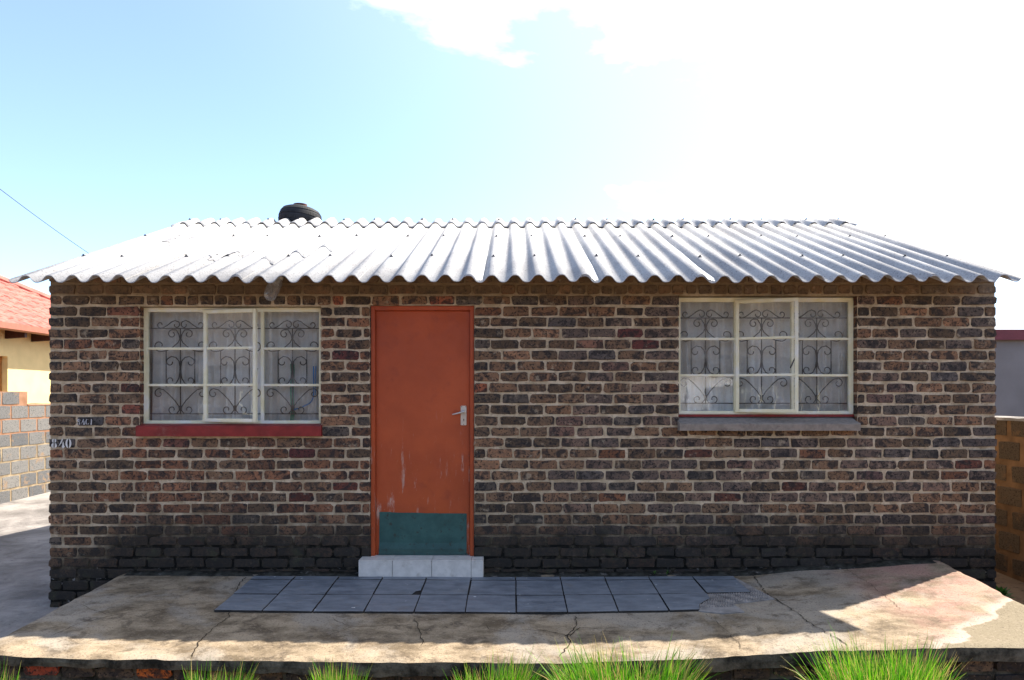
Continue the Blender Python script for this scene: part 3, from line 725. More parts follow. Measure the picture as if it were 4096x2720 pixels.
mb.tube(pts, [0.0105 - 0.005*i/(len(pts)-1) for i in range(len(pts))], 10); adopt(mb.build('handle_lever', M['steel'], smooth=True), door)
mb = MB(); kz = c0.z - 0.113
mb.prism([(hx + 0.0045*math.cos(R(30*i)), kz + 0.0045*math.sin(R(30*i))) for i in range(12)], 'y', LY - 0.0096, LY - 0.0088); mb.prism([(hx - 0.002, kz), (hx + 0.002, kz), (hx + 0.003, kz - 0.015), (hx - 0.003, kz - 0.015)], 'y', LY - 0.0097, LY - 0.0089)
for (sx, sz) in ((c0.x + 0.008, c0.z - 0.008), (c1.x - 0.006, c0.z - 0.008), (hx, c1.z + 0.008)):
    mb.prism([(sx + 0.0035*math.cos(R(45*i)), sz + 0.0035*math.sin(R(45*i))) for i in range(8)], 'y', LY - 0.0096, LY - 0.0086)
adopt(mb.build('keyhole', M['black']), door)
# ring left by an older lock
mb = MB(); mb.lathe([(0.014, 0), (0.0155, 0.003), (0.019, 0.003), (0.0205, 0)], 16, Matrix.Translation((hx - 0.071, LY - 0.0005, hz - 0.006)) @ Matrix.Rotation(R(90), 4, 'X')); adopt(mb.build('old_lock_ring', M['door']), door)

# ---- windows
SCR = 1.0/1.4257 * 6.10/F_PX       # metres per unit of the scroll drawing
def scroll_paths():
    P = []
    def sp(cx_, cy_, r0, r1, a0, a1, n=14): return [(cx_ + (r0+(r1-r0)*i/n)*math.cos(R(a0+(a1-a0)*i/n)), cy_ + (r0+(r1-r0)*i/n)*math.sin(R(a0+(a1-a0)*i/n))) for i in range(n+1)]
    # v grows upward here
    top = sp(24, 21, 7, 22, -330, -640, 16)[::1]
    P.append(sp(24, 21, 9, 22, 20, -250, 14) + [(12, 38), (30, 46), (50, 38), (75, 18), (96, 5)] + sp(114, 21, 20, 8, -90, 190, 12))
    P.append(sp(47, -30, 9, 26, 150, -140, 16)[:-3][::1] + [(70, -12), (48, -3), (24, -10), (7, -38), (3, -62), (14, -84), (40, -108), (78, -128)] + sp(122, -96, 38, 14, -120, 200, 16) if False else
             sp(47, -30, 8, 24, 170, -180-20, 16)[::1])
    P[-1] = sp(46, -32, 9, 24, 60, -240, 16) + [(20, -14), (7, -36), (3, -60), (14, -82), (42, -106), (76, -126)] + sp(118, -98, 36, 12, -110, 200, 16)
    P[-1] = sp(46, -32, 9, 24, 100, -180, 14)[:0] + sp(46, -32, 9, 25, -250, 90, 16) + [(24, -8), (8, -34), (3, -60), (14, -82), (42, -106), (76, -126)] + sp(118, -98, 36, 12, -110, 200, 16)
    P.append(sp(57, -190, 8, 30, 190, 450, 14)[::1] if False else sp(58, -192, 12, 24, -190, 60, 12) + [(52, -160), (26, -166), (8, -186), (3, -215), (3, -250), (8, -284), (24, -312), (48, -322)] + sp(56, -298, 24, 10, -70, 200, 12))
    P.append(sp(122, -372, 8, 28, -250, 90, 16) + [(96, -350), (70, -372), (30, -414), (8, -446), (3, -470)])
    P.append([(3, -440), (6, -468), (22, -488)] + sp(46, -464, 25, 9, -110, 210, 16))
    return P
PATHS = scroll_paths()
def scroll_panel(xc, zc_, Y, half, parent):
    mb = MB()
    def W(u, v): return Vector((xc + u*SCR, Y, zc_ + v*SCR))
    mb.tube([W(0, 0), W(0, -492)], 0.0050, 6)
    for s in (-1, 1):
        mb.tube([W(82*s, -124), W(82*s, -336)], 0.0048, 5)
        for p in PATHS:
            pts = [W(u*s, v) + Vector((0, -0.002, 0)) for u, v in p]; mb.tube(pts, 0.0046, 5)
    for v in (0, -488): mb.tube([W(-half[0], v), W(half[1], v)], 0.0050, 6)
    o = mb.build('burglar_bar_panel', M['bar'], smooth=True); adopt(o, parent); return o
def window(src, cols, bars, xcs, ybar, opn, open_ang, label):
    """fixed steel frame, three lights wide and three panes high; the middle light is a casement hinged on its left"""
    x0s, x1s, y0s, y1s = src; Y = 0.073
    A = px(x0s, y0s, Y); B = px(x1s, y1s, Y); x0, x1, zt, zb = A.x, B.x, A.z, B.z
    c1, c2 = px(cols[0], 0, Y).x, px(cols[1], 0, Y).x
    b1, b2 = px(0, bars[0], Y).z, px(0, bars[1], Y).z
    fr = MB(); t = 0.034; d = 0.038
    def flat(mb, xa, xb, za, zb_, ya, yb): mb.box(xa, xb, ya, yb, za, zb_)
    for (a, b, c, d_) in ((x0, x0+t, zb, zt), (x1-t, x1, zb, zt), (x0+t, x1-t, zt-t, zt), (x0+t, x1-t, zb, zb+t*0.8)):
        flat(fr, a, b, c, d_, Y, Y + d)
    # outward flange
    e = 0.012
    for (a, b, c, d_) in ((x0, x0+e, zb, zt), (x1-e, x1, zb, zt), (x0+e, x1-e, zt-e, zt), (x0+e, x1-e, zb, zb+e)): flat(fr, a, b, c, d_, Y - 0.010, Y - 0.0005)
    for cx_ in (c1, c2): flat(fr, cx_ - 0.013, cx_ + 0.013, zb + t*0.8, zt - t, Y + 0.002, Y + d - 0.002)
    for bz in (b1, b2):
        for (a, b) in ((x0 + t, c1 - 0.013), (c2 + 0.013, x1 - t)): flat(fr, a, b, bz - 0.010, bz + 0.010, Y + 0.006, Y + d - 0.006)
    w = fr.build('window', M['cream'], bevel=0.002); adopt(w, house); w['label'] = label
    rows_ = [(zb + t*0.8, b2 - 0.010), (b2 + 0.010, b1 - 0.010), (b1 + 0.010, zt - t)]
    for (a, b) in ((x0 + t, c1 - 0.013), (c2 + 0.013, x1 - t)):
        for (c, d_) in rows_:
            g = MB(); g.add([(a-0.002, Y+0.020, c-0.002), (b+0.002, Y+0.020, c-0.002), (b+0.002, Y+0.020, d_+0.002), (a-0.002, Y+0.020, d_+0.002)], [(0,1,2,3)])
            adopt(g.build('pane', M['glass']), w)
    # open casement, built closed at the hinge and swung out
    hx_, wd = c1 - 0.004, c2 - c1 + 0.012; Mx = Matrix.Translation((hx_, Y - 0.004, 0)) @ Matrix.Rotation(-open_ang, 4, 'Z')
    cs = MB(); ct, cb = zt - t + 0.012, zb + t*0.8 - 0.010; s = 0.028; dd = 0.030
    for (a, b, c, d_) in ((0, s, cb, ct), (wd - s, wd, cb, ct), (s, wd - s, ct - s, ct), (s, wd - s, cb, cb + s)): cs.box(a, b, -dd*0.5, dd*0.5, c, d_, M=Mx)
    for bz in (b1, b2): cs.box(s, wd - s, -0.010, 0.010, bz - 0.010, bz + 0.010, M=Mx)
    cas = cs.build('casement', M['cream'], bevel=0.002); adopt(cas, w); cas['label'] = 'middle casement standing ajar'
    for (c, d_) in ((cb + s, b2 - 0.010), (b2 + 0.010, b1 - 0.010), (b1 + 0.010, ct - s)):
        g = MB(); g.add([Mx @ Vector(p) for p in ((s-0.002, 0, c-0.002), (wd-s+0.002, 0, c-0.002), (wd-s+0.002, 0, d_+0.002), (s-0.002, 0, d_+0.002))], [(0,1,2,3)])
        adopt(g.build('pane', M['glass']), w)
    hg = MB()
    for hz_ in (ct - 0.01, cb + 0.01): hg.box(hx_ - 0.012, hx_ + 0.006, Y - 0.022, Y - 0.002, hz_ - 0.012, hz_ + 0.012)
    adopt(hg.build('hinge', M['cream'], bevel=0.003), w)
    st = MB(); mid = Mx @ Vector((wd - 0.012, 0.02, 0)); zz = (b1 + b2)/2 - 0.05
    st.tube(spline([(mid.x, mid.y, zz + 0.03), (mid.x - 0.006, mid.y + 0.03, zz + 0.028), (mid.x - 0.035, mid.y + 0.045, zz - 0.045)], 5), 0.006, 6); adopt(st.build('window_catch', M['bar'], smooth=True), w)
    sy = MB(); p0 = Mx @ Vector((wd*0.55, 0.018, cb + 0.02)); sy.tube([p0, (p0.x + 0.05, Y + 0.035, cb + 0.022), (p0.x + 0.1, Y + 0.04, cb + 0.022)], 0.005, 6); adopt(sy.build('window_stay', M['bar']), w)
    # scroll bars inside
    zbar = px(0, ybar, 0.119).z; Xc = [px(x, 0, 0.119).x for x in xcs]
    for i, xc in enumerate(Xc):
        l = (xc - Xc[i-1])/2 if i else xc - x0 - 0.03; r_ = (Xc[i+1] - xc)/2 if i < 2 else x1 - 0.03 - xc
        scroll_panel(xc, zbar, 0.119, (l/SCR, r_/SCR), w)
    return x0, x1, zb, zt
wl_ = window((575, 1292, 1231, 1695), (820, 1048), (1394, 1540), (722, 940, 1170), 1314, 0, R(13), 'cream steel window over the red sill')
wr_ = window((2706, 3412, 1191, 1657), (2944, 3172), (1355, 1501), (2822, 3046, 3267), 1272, 0, R(20), 'cream steel window over the grey sill')
# sills
def sill(x0, x1, ztop, zlip, zbot, proj, mat, label, seed):
    n = 26; vs = []; rs = random.Random(seed)
    for i in range(n + 1):
        x = x0 + (x1-x0)*i/n; q = lambda s: 0.0028*mnoise.noise(Vector((x*4, seed, s)))
        vs += [(x, 0.075, ztop), (x, 0.0, ztop - (ztop-zlip)*0.55 + q(1)), (x, -proj + 0.008, zlip + 0.003 + q(2)), (x, -proj + q(5), zlip - 0.006 + q(2)), (x, -proj + 0.004 + q(6), zbot + q(3)), (x, 0.005, zbot + q(4)), (x, 0.075, zbot)]
    fs = [(i*7+k, i*7+(k+1) % 7, (i+1)*7+(k+1) % 7, (i+1)*7+k) for i in range(n) for k in range(7)] + [tuple(range(7)), tuple(n*7 + k for k in range(7))[::-1]]
    mb = MB(); mb.add(vs, fs); o = mb.build('window_sill', mat); adopt(o, house); o['label'] = label
sill(-3.075, -1.562, wl_[2] + 0.004, 1.565, 1.482, 0.045, M['sill_red'], 'thick red-painted sill', 3)
sill(1.362, 2.830, wr_[2] - 0.022, 1.588, 1.530, 0.085, M['sill_grey'], 'sloping unpainted grey sill', 9)
mb = MB(); mb.box(1.372, 2.838, 0.050, 0.075, wr_[2] - 0.020, wr_[2] - 0.001); adopt(mb.build('sill_strip', M['sill_red']), house)

# ---- curtains hang inside
def curtain(name, x0, x1, z0, z1, seed, label):
    rs = random.Random(seed); n = 260; vs = []; ph = [rs.uniform(0, 6.28) for _ in range(6)]; nz_ = 10
    for j in range(nz_ + 1):
        v = j / nz_
        for i in range(n + 1):
            u = i / n; x = x0 + (x1-x0)*u
            f = math.sin(46*u + ph[0] + 2.2*math.sin(5*u + ph[1]) + 0.25*(1-v)) + 0.55*math.sin(93*u + ph[2] + 1.5*math.sin(9*u)) + 0.3*math.sin(150*u + ph[3])
            y = 0.182 + (0.027 + 0.004*math.sin(3*u+ph[4]))*f*(0.5 + 0.5*(1-v)); vs.append((x, y, z0 + (z1-z0)*v))
    mb = MB(); mb.add(vs, [(j*(n+1)+i, j*(n+1)+i+1, (j+1)*(n+1)+i+1, (j+1)*(n+1)+i) for j in range(nz_) for i in range(n)])
    tag(mb.build(name, M['curtain'], smooth=True), label, 'curtain')
curtain('curtain', wl_[0] + 0.01, wl_[1] - 0.005, wl_[2] + 0.01, wl_[3] - 0.012, 4, 'pale pleated curtain behind the scroll bars of the window with the red sill')
curtain('curtain', wr_[0] + 0.01, wr_[1] - 0.005, wr_[2] + 0.01, wr_[3] - 0.012, 12, 'pale pleated curtain behind the scroll bars of the window with the grey sill')
# plastic strips hanging against the left curtain
g = px(1172, 1456, 0.136); g2 = px(1172, 1690, 0.136)
mb = MB(); n = 8; vs = []
for i in range(n + 1):
    z = g.z + (g2.z - g.z)*i/n; s = 0.004*math.sin(i*1.3); vs += [(g.x - 0.022 + s, 0.132, z), (g.x + 0.002 + s, 0.127, z), (g.x + 0.012 + s, 0.132, z)]
mb.add(vs, [(i*3+k, i*3+k+1, (i+1)*3+k+1, (i+1)*3+k) for i in range(n) for k in range(2)])
tag(mb.build('green_strip', M['greencloth']), 'narrow green strip hanging upright inside the window with the red sill', 'strip')
mb = MB(); a = px(1254, 1465, 0.128); b = px(1252, 1590, 0.128); c = px(1215, 1625, 0.128); d = px(1168, 1640, 0.128)
mb.tube(spline([a, b, c, d], 8), 0.0055, 6); mb.tube(spline([a + Vector((0.02, 0, 0)), b + Vector((0.02, 0, 0.02))], 4), 0.004, 6)
tag(mb.build('blue_cord', M['bluecloth'], smooth=True), 'bright blue cord looped inside the window with the red sill', 'cord')

# ------------------------------------------------------------------ doorstep
st = empty('doorstep', (-0.734, -0.06, 0.34), 'pale ceramic-tiled step below the orange-red door', 'doorstep')
SX0, SX1, SY, SZ = -1.236, -0.2315, -0.135, 0.4855
mb = MB(); mb.box(SX0 + 0.008, SX1 - 0.008, SY + 0.008, DF + 0.2, 0.28, SZ - 0.008); adopt(mb.build('step_core', M['grout']), st)
jx = [SX0, -0.963, -0.6465, -0.3287, SX1]
for a, b in zip(jx, jx[1:]):
    q = MB(); q.box(a + 0.0015, b - 0.0015, SY, SY + 0.010, 0.30, SZ - 0.004); adopt(q.build('step_tile', M['step'], bevel=0.0012), st)
    q = MB(); q.box(max(a + 0.0015, SX0 + 0.002), b - 0.0015, SY + 0.001, 0.004, SZ - 0.003, SZ + 0.005); adopt(q.build('step_tile', M['step'], bevel=0.0012), st)
    a2, b2 = max(a, DOOR[0] + 0.006), min(b, DOOR[1] - 0.006)
    q = MB(); q.box(a2 + 0.0015, b2 - 0.0015, 0.0065, DF + 0.15, SZ - 0.003, SZ + 0.0045); adopt(q.build('step_tile', M['step'], bevel=0.0012), st)
for xx in (SX0 + 0.0002, SX1 - 0.0102):
    q = MB(); q.box(xx, xx + 0.010, SY + 0.011, 0.004, 0.30, SZ - 0.005); adopt(q.build('step_tile', M['step'], bevel=0.001), st)

# ------------------------------------------------------------------ porch
porch = empty('porch', (0.15, -0.85, 0.2), 'low cracked concrete porch with grey-blue tiles along the front of the house', 'porch')
PX0, PX1, PY0, PY1 = -3.20, 3.52, -1.69, 0.0
mb = MB(); nx_, ny_ = 240, 64; vs = []
def porch_xy(i, j):
    u, v = i/nx_, j/ny_
    fx = 0.020*mnoise.noise(Vector((u*30, 3, 0))) + 0.010*mnoise.noise(Vector((u*90, 9, 0)))
    lx = 0.020*mnoise.noise(Vector((v*9, 13, 0))) + 0.008*mnoise.noise(Vector((v*30, 19, 0))); rx = 0.05*mnoise.noise(Vector((v*5, 23, 0))) + 0.016*mnoise.noise(Vector((v*22, 29, 0)))
    xa, xb = PX0 + lx, PX1 + rx; ya = PY0 + fx
    return xa + (xb-xa)*u, ya + (PY1-ya)*v
top = []
for j in range(ny_ + 1):
    for i in range(nx_ + 1):
        x, y = porch_xy(i, j); e = min(i, nx_-i, j*1.5)/3.0
        z = slab_z(x, y) + 0.004*mnoise.noise(Vector((x*2.2, y*2.2, 0))) + 0.0015*mnoise.noise(Vector((x*14, y*14, 3))) - (0.010*(1-e)**2 if e < 1 else 0)
        top.append((x, y, z))
q = lambda i, j: j*(nx_+1) + i
mb.add(top, [(q(i,j), q(i+1,j), q(i+1,j+1), q(i,j+1)) for j in range(ny_) for i in range(nx_)])
slab = mb.build('slab', M['slab'], smooth=True); adopt(slab, porch)
rim = [top[q(i, 0)] for i in range(nx_+1)] + [top[q(nx_, j)] for j in range(1, ny_+1)]
rim = [top[q(0, j)] for j in range(ny_, 0, -1)] + rim
mb = MB(); vs = []
for k, p in enumerate(rim):
    f = mnoise.noise(Vector((p[0]*7, p[1]*7, 2))); th = 0.052 + 0.03*min(1, max(0, (p[0] + 2.2)/1.2)) + 0.014*f
    vs += [(p[0], p[1], p[2]), (p[0], p[1] - 0.004 + 0.006*f, p[2] - th*0.5), (p[0], p[1] + 0.008*f, p[2] - th), (p[0]*0.985, p[1] + 0.06, p[2] - th)]
mb.add(vs, [(k*4+a, (k+1)*4+a, (k+1)*4+a+1, k*4+a+1) for k in range(len(rim)-1) for a in range(3)])
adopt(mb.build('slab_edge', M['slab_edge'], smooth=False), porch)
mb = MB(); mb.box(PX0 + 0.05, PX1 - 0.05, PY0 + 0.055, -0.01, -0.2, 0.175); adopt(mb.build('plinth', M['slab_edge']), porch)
# bricks of the plinth below the slab
pb = random.Random(21)
PPAL = [((0.33,0.105,0.030), 3), ((0.20,0.045,0.028), 3), ((0.025,0.022,0.020), 6), ((0.06,0.052,0.045), 4), ((0.11,0.085,0.065), 2)]
for r_ in range(2):
    x = PX0 + 0.05 - (0.1 if r_ else 0)
    while x < PX1 - 0.1:
        w = 0.225 + pb.uniform(-0.012, 0.012); xm = x + w/2
        zt_ = front_z(xm) - 0.068 - 0.03*min(1, max(0, (xm + 2.2)/1.2)) - 0.088*r_
        pal = PPAL if xm < -1.9 else PPAL[2:]
        q = MB(); org = Vector((xm, PY0 + 0.045, zt_ - 0.035))
        brick_geo(q, max(x, PX0 + 0.05) + 0.007, x + w - 0.007, zt_ - 0.072, zt_, pick(pal, pb), pb, PY0 + 0.042 + pb.uniform(-0.006, 0.006), depth=0.03, org=org)
        o = q.build('brick', M['brick2']); o.location = org; adopt(o, porch); x += w
# tiles
TX = [-2.08, -1.742, -1.391, -1.035, -0.684, -0.327, 0.030, 0.387, 0.743, 1.096, 1.450, 1.785]
TY = [-0.125, -0.214, -0.569, -0.925]
tr = random.Random(31)
def floor_tile(poly, tilt=(0, 0)):
    cx_ = sum(p[0] for p in poly)/len(poly); cy_ = sum(p[1] for p in poly)/len(poly); n = len(poly); vs = []
    for lay in (0, 1, 2):
        for (x, y) in poly:
            s = 0.996 if lay == 2 else 1.0; X, Y = cx_ + (x-cx_)*s, cy_ + (y-cy_)*s
            z = slab_z(X, Y) + (-0.01, 0.0135, 0.0155)[lay] + tilt[0]*(x-cx_) + tilt[1]*(y-cy_); vs.append((X, Y, z))
    mb = MB(); fs = [tuple(range(2*n, 3*n))] + [(l*n+i, l*n+(i+1) % n, (l+1)*n+(i+1) % n, (l+1)*n+i) for l in (0, 1) for i in range(n)]
    mb.add(vs, fs); o = mb.build('floor_tile', M['tile']); adopt(o, porch)
    o.data.materials.append(M['grout'])
    for p in o.data.polygons: p.material_index = 0 if len(p.vertices) == n and p.normal.z > 0.9 else 1
    return o
for c in range(11):
    for r_ in range(3):
        if c == 10 and r_ == 2: continue
        g = 0.005; x0, x1 = TX[c] + g, TX[c+1] - g*0.8; y1, y0 = TY[r_] - 0.005, TY[r_+1] + 0.005
        jx_ = [tr.uniform(-0.003, 0.003) for _ in range(4)]
        if r_ == 0 and SX0 - 0.1 < (x0+x1)/2 < SX1 + 0.1: y1 = min(y1, SY - 0.002)
        poly = [(x0 + jx_[0], y0), (x1 + jx_[1], y0), (x1 + jx_[2], y1), (x0 + jx_[3], y1)]
        if c == 9 and r_ == 2: poly = [(x0, y0), (x1 - 0.14, y0), (x1 - 0.115, y0 + 0.10), (x1 - 0.05, y0 + 0.185), (x1 - 0.004, y0 + 0.225), (x1, y1), (x0, y1)]
        if c == 3 and r_ == 1: poly = [(x0, y0), (x1 - 0.06, y0), (x1 - 0.04, y0 + 0.07), (x1 - 0.004, y0 + 0.10), (x1, y1), (x0, y1)]
        t_ = floor_tile(poly, (tr.uniform(-0.008, 0.008), tr.uniform(-0.008, 0.008)))
        if c == 9 and r_ == 2: t_['label'] = 'tile with its outer corner broken away'
# grout bed under the tiles and combed adhesive where tiles have come away
def sheet_on_slab(name, poly, lift, mat, comb=False):
    xs_ = [p[0] for p in poly]; ys_ = [p[1] for p in poly]; mb = MB()
    n = len(poly); cx_, cy_ = sum(xs_)/n, sum(ys_)/n
    vs = [(x, y, slab_z(x, y) + lift) for x, y in poly] + [(x, y, slab_z(x, y) - 0.01) for x, y in poly]
    mb.add(vs, [tuple(range(n))] + [(i, (i+1) % n, n+(i+1) % n, n+i) for i in range(n)])
    if comb:
        a = R(72); k = 0
        for s in range(-14, 15):
            bx, by = cx_ + s*0.018, cy_
            seg = []
            for t_ in range(-12, 13):
                x = bx + t_*0.018*math.cos(a) + 0.004*math.sin(t_*0.9 + s); y = by + t_*0.018*math.sin(a)
                inside = False
                for i in range(n):
                    (xa, ya), (xb, yb) = poly[i], poly[(i+1) % n]
                    if (ya > y) != (yb > y) and x < (xb-xa)*(y-ya)/(yb-ya) + xa: inside = not inside
                if inside: seg.append((x, y, slab_z(x, y) + lift + 0.0015))
                else:
                    if len(seg) > 2: mb.tube(seg, 0.0042, 5)
                    seg = []
            if len(seg) > 2: mb.tube(seg, 0.0042, 5)
    o = mb.build(name, mat); adopt(o, porch); return o
mb = MB()
for (xa, xb, ya, yb) in ((TX[0] + 0.01, TX[9], TY[3] + 0.01, TY[2]), (TX[0] + 0.01, TX[11] - 0.01, TY[2], TY[0])):
    nx_, ny_ = 40, 8; vs = [(xa + (xb-xa)*i/nx_, ya + (yb-ya)*j/ny_) for j in range(ny_+1) for i in range(nx_+1)]
    mb.add([(x, y, slab_z(x, y) + 0.0062) for x, y in vs], [(j*(nx_+1)+i, j*(nx_+1)+i+1, (j+1)*(nx_+1)+i+1, (j+1)*(nx_+1)+i) for j in range(ny_) for i in range(nx_)])
adopt(mb.build('tile_bed', M['grout']), porch)
sheet_on_slab('tile_adhesive', [(1.30, -0.93), (1.45, -1.0), (1.60, -0.985), (1.575, -0.80), (1.76, -0.76), (1.90, -0.72), (1.86, -0.50), (1.80, -0.16), (1.77, -0.16), (1.77, -0.55), (1.40, -0.57), (1.30, -0.80)], 0.0075, M['adhesive'], True)
# cracks: flat dark ribbons, the shade of their depth put into the colour
cr = random.Random(77)
def on_slab(x, y):
    d = 5.0
    for _ in range(12):
        X = (x - 2048)*d/F_PX; d = F_PX * (CAM_Z - slab_z(X, d + CAM_Y)) / (y - HOR)
    return (x - 2048)*d/F_PX, d + CAM_Y
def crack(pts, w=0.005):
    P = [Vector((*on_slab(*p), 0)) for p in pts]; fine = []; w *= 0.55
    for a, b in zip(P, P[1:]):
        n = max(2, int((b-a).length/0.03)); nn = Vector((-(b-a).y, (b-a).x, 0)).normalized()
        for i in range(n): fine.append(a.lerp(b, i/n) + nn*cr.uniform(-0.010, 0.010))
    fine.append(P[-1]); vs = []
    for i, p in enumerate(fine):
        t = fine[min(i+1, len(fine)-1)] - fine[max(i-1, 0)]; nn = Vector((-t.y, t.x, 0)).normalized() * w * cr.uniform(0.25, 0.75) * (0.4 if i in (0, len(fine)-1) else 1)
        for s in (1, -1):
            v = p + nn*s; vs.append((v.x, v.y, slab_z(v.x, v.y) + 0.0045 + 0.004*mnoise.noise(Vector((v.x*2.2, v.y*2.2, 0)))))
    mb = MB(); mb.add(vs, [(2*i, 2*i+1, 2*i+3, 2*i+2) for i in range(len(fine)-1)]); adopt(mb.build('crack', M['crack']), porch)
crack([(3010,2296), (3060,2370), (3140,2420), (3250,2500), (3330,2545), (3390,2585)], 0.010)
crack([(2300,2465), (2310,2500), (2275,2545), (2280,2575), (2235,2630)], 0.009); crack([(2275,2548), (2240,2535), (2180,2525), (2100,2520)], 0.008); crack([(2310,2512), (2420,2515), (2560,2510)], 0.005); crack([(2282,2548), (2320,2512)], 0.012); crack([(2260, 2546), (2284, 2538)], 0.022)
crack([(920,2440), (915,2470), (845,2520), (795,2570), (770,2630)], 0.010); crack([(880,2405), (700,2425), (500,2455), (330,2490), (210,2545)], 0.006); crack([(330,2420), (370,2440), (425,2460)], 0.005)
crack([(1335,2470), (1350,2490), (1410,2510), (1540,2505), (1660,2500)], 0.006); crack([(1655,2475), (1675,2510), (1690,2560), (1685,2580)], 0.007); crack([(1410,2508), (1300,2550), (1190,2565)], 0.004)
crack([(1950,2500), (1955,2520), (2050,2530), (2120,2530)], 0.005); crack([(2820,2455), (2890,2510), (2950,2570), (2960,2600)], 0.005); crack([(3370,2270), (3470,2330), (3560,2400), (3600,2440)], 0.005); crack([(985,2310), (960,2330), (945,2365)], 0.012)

# ------------------------------------------------------------------ lamp jar, chimney pipe and tyre
jp = px(1102, 1128, -0.10)
jar = empty('jar_lamp', jp, 'clear glass jar lamp fixed under the eave above the window with the red sill', 'lamp')
ax = Vector((-0.055, -0.03, -0.15)).normalized(); rot = ax.to_track_quat('-Z', 'Y').to_matrix().to_4x4(); T = Matrix.Translation(jp + Vector((0.012, 0.02, 0.035))) @ rot
gm = NT('jar_glass'); gm.b.inputs['Transmission Weight'].default_value = 0.0
gm.n.remove(gm.b); tr_ = gm.n.new('ShaderNodeBsdfTransparent'); tr_.inputs[0].default_value = (0.86, 0.87, 0.88, 1); gl_ = gm.n.new('ShaderNodeBsdfGlossy'); gl_.inputs['Roughness'].default_value = 0.08
df_ = gm.n.new('ShaderNodeBsdfDiffuse'); df_.inputs[0].default_value = (0.42, 0.42, 0.45, 1)
lw_ = gm.n.new('ShaderNodeLayerWeight'); lw_.inputs[0].default_value = 0.35
x1_ = gm.n.new('ShaderNodeMixShader'); gm.l.new(lw_.outputs['Facing'], x1_.inputs[0]); gm.l.new(tr_.outputs[0], x1_.inputs[1]); gm.l.new(gl_.outputs[0], x1_.inputs[2])
x2_ = gm.n.new('ShaderNodeMixShader'); x2_.inputs[0].default_value = 0.30; gm.l.new(x1_.outputs[0], x2_.inputs[1]); gm.l.new(df_.outputs[0], x2_.inputs[2]); gm.l.new(x2_.outputs[0], gm.out.inputs['Surface'])
mb = MB(); mb.lathe([(0.038, 0.0), (0.046, -0.014), (0.054, -0.045), (0.055, -0.115), (0.051, -0.160), (0.038, -0.187), (0.014, -0.198), (0.0005, -0.199)], 24, T); adopt(mb.build('glass_jar', gm.m, smooth=True), jar)
mb = MB(); mb.lathe([(0.0005, 0.02), (0.040, 0.02), (0.042, -0.002), (0.030, -0.004), (0.028, -0.055), (0.015, -0.06), (0.013, -0.052), (0.0005, -0.052)], 20, T); adopt(mb.build('lamp_holder', M['porcelain'], smooth=True), jar)
mb = MB(); p = jp + Vector((0.02, 0.03, 0.05)); mb.tube([p, (p.x + 0.01, 0.01, p.z + 0.01)], 0.012, 8); adopt(mb.build('bracket', M['bar']), jar)

cxp, cyp = -2.55, 2.78
ch = empty('chimney_pipe', (cxp, cyp, 3.7), 'short rusty round chimney pipe standing up through the tyre on the roof', 'chimney')
mb = MB(); mb.lathe([(0.078, 3.60), (0.078, 4.115), (0.081, 4.118), (0.081, 4.125), (0.070, 4.125), (0.070, 3.65)], 28, Matrix.Translation((cxp, cyp, 0))); adopt(mb.build('pipe', M['rust'], smooth=False), ch)
tyre = empty('old_tyre', (cxp, cyp, 3.87), 'black car tyre lying on the roof ridge around the chimney pipe', 'tyre')
TT = Matrix.Translation((cxp, cyp, 3.935)) @ Matrix.Rotation(R(5), 4, 'Y') @ Matrix.Rotation(R(-6), 4, 'X')
prof = []
for i in range(29):
    a = R(-140 + 280*i/28); rr2 = 0.150 + 0.100*math.copysign(abs(math.cos(a))**0.9, math.cos(a)); zz = 0.135*math.copysign(abs(math.sin(a))**0.95, math.sin(a))
    if abs(a) < R(50) and i % 3 == 0: rr2 -= 0.007
    prof.append((rr2, zz))
mb = MB(); mb.lathe(prof, 64, TT); adopt(mb.build('tyre_casing', M['rubber'], smooth=False), tyre)
mb = MB()
for k in range(72):
    for aa, off in ((-42, 0), (-14, 0.4), (14, 0), (42, 0.4)):
        t_ = R(aa); r0 = 0.150 + 0.100*math.cos(t_)**0.9; z0 = 0.135*math.copysign(abs(math.sin(t_))**0.95, math.sin(t_))
        Q = TT @ Matrix.Rotation(2*math.pi*(k + off)/72, 4, 'Z') @ Matrix.Translation((r0, 0, z0)) @ Matrix.Rotation(-t_*0.8, 4, 'Y'); mb.box(-0.006, 0.0035, -0.0078, 0.0078, -0.021, 0.021, M=Q)
adopt(mb.build('tread', M['rubber']), tyre)

# ------------------------------------------------------------------ left neighbour: block wall, yellow house
bw = empty('block_wall', (-7.62, 6.0, 0.1), 'sunlit grey cement block wall with orange mortar beside the driveway on the left', 'wall')
BX = -7.585; BH, BL = 0.212, 0.405; y_step = 4.80 + 0.62
def base_y(y): return ground_z(BX, y) + 0.02
mb = MB(); mb.box(BX - 0.15, BX - 0.008, 2.0, 14.0, -0.1, 0.20 + 7*BH - 0.006)
mb.box(BX - 0.15, BX - 0.008, 2.0, y_step, 0.20 + 7*BH - 0.0055, 0.20 + 8*BH - 0.006); adopt(mb.build('mortar_core', M['blockm']), bw)
q = MB(); r2 = random.Random(4); pts = [(-0.5,-0.5),(0.5,-0.5),(0.5,0.5),(-0.5,0.5)]
brick_geo(q, -(BL-0.022)/2, (BL-0.022)/2, -(BH-0.020)/2, (BH-0.020)/2, (1,1,1), r2, depth=0.02); bo = q.build('block', M['block']); bme = bo.data; bpy.data.objects.remove(bo)
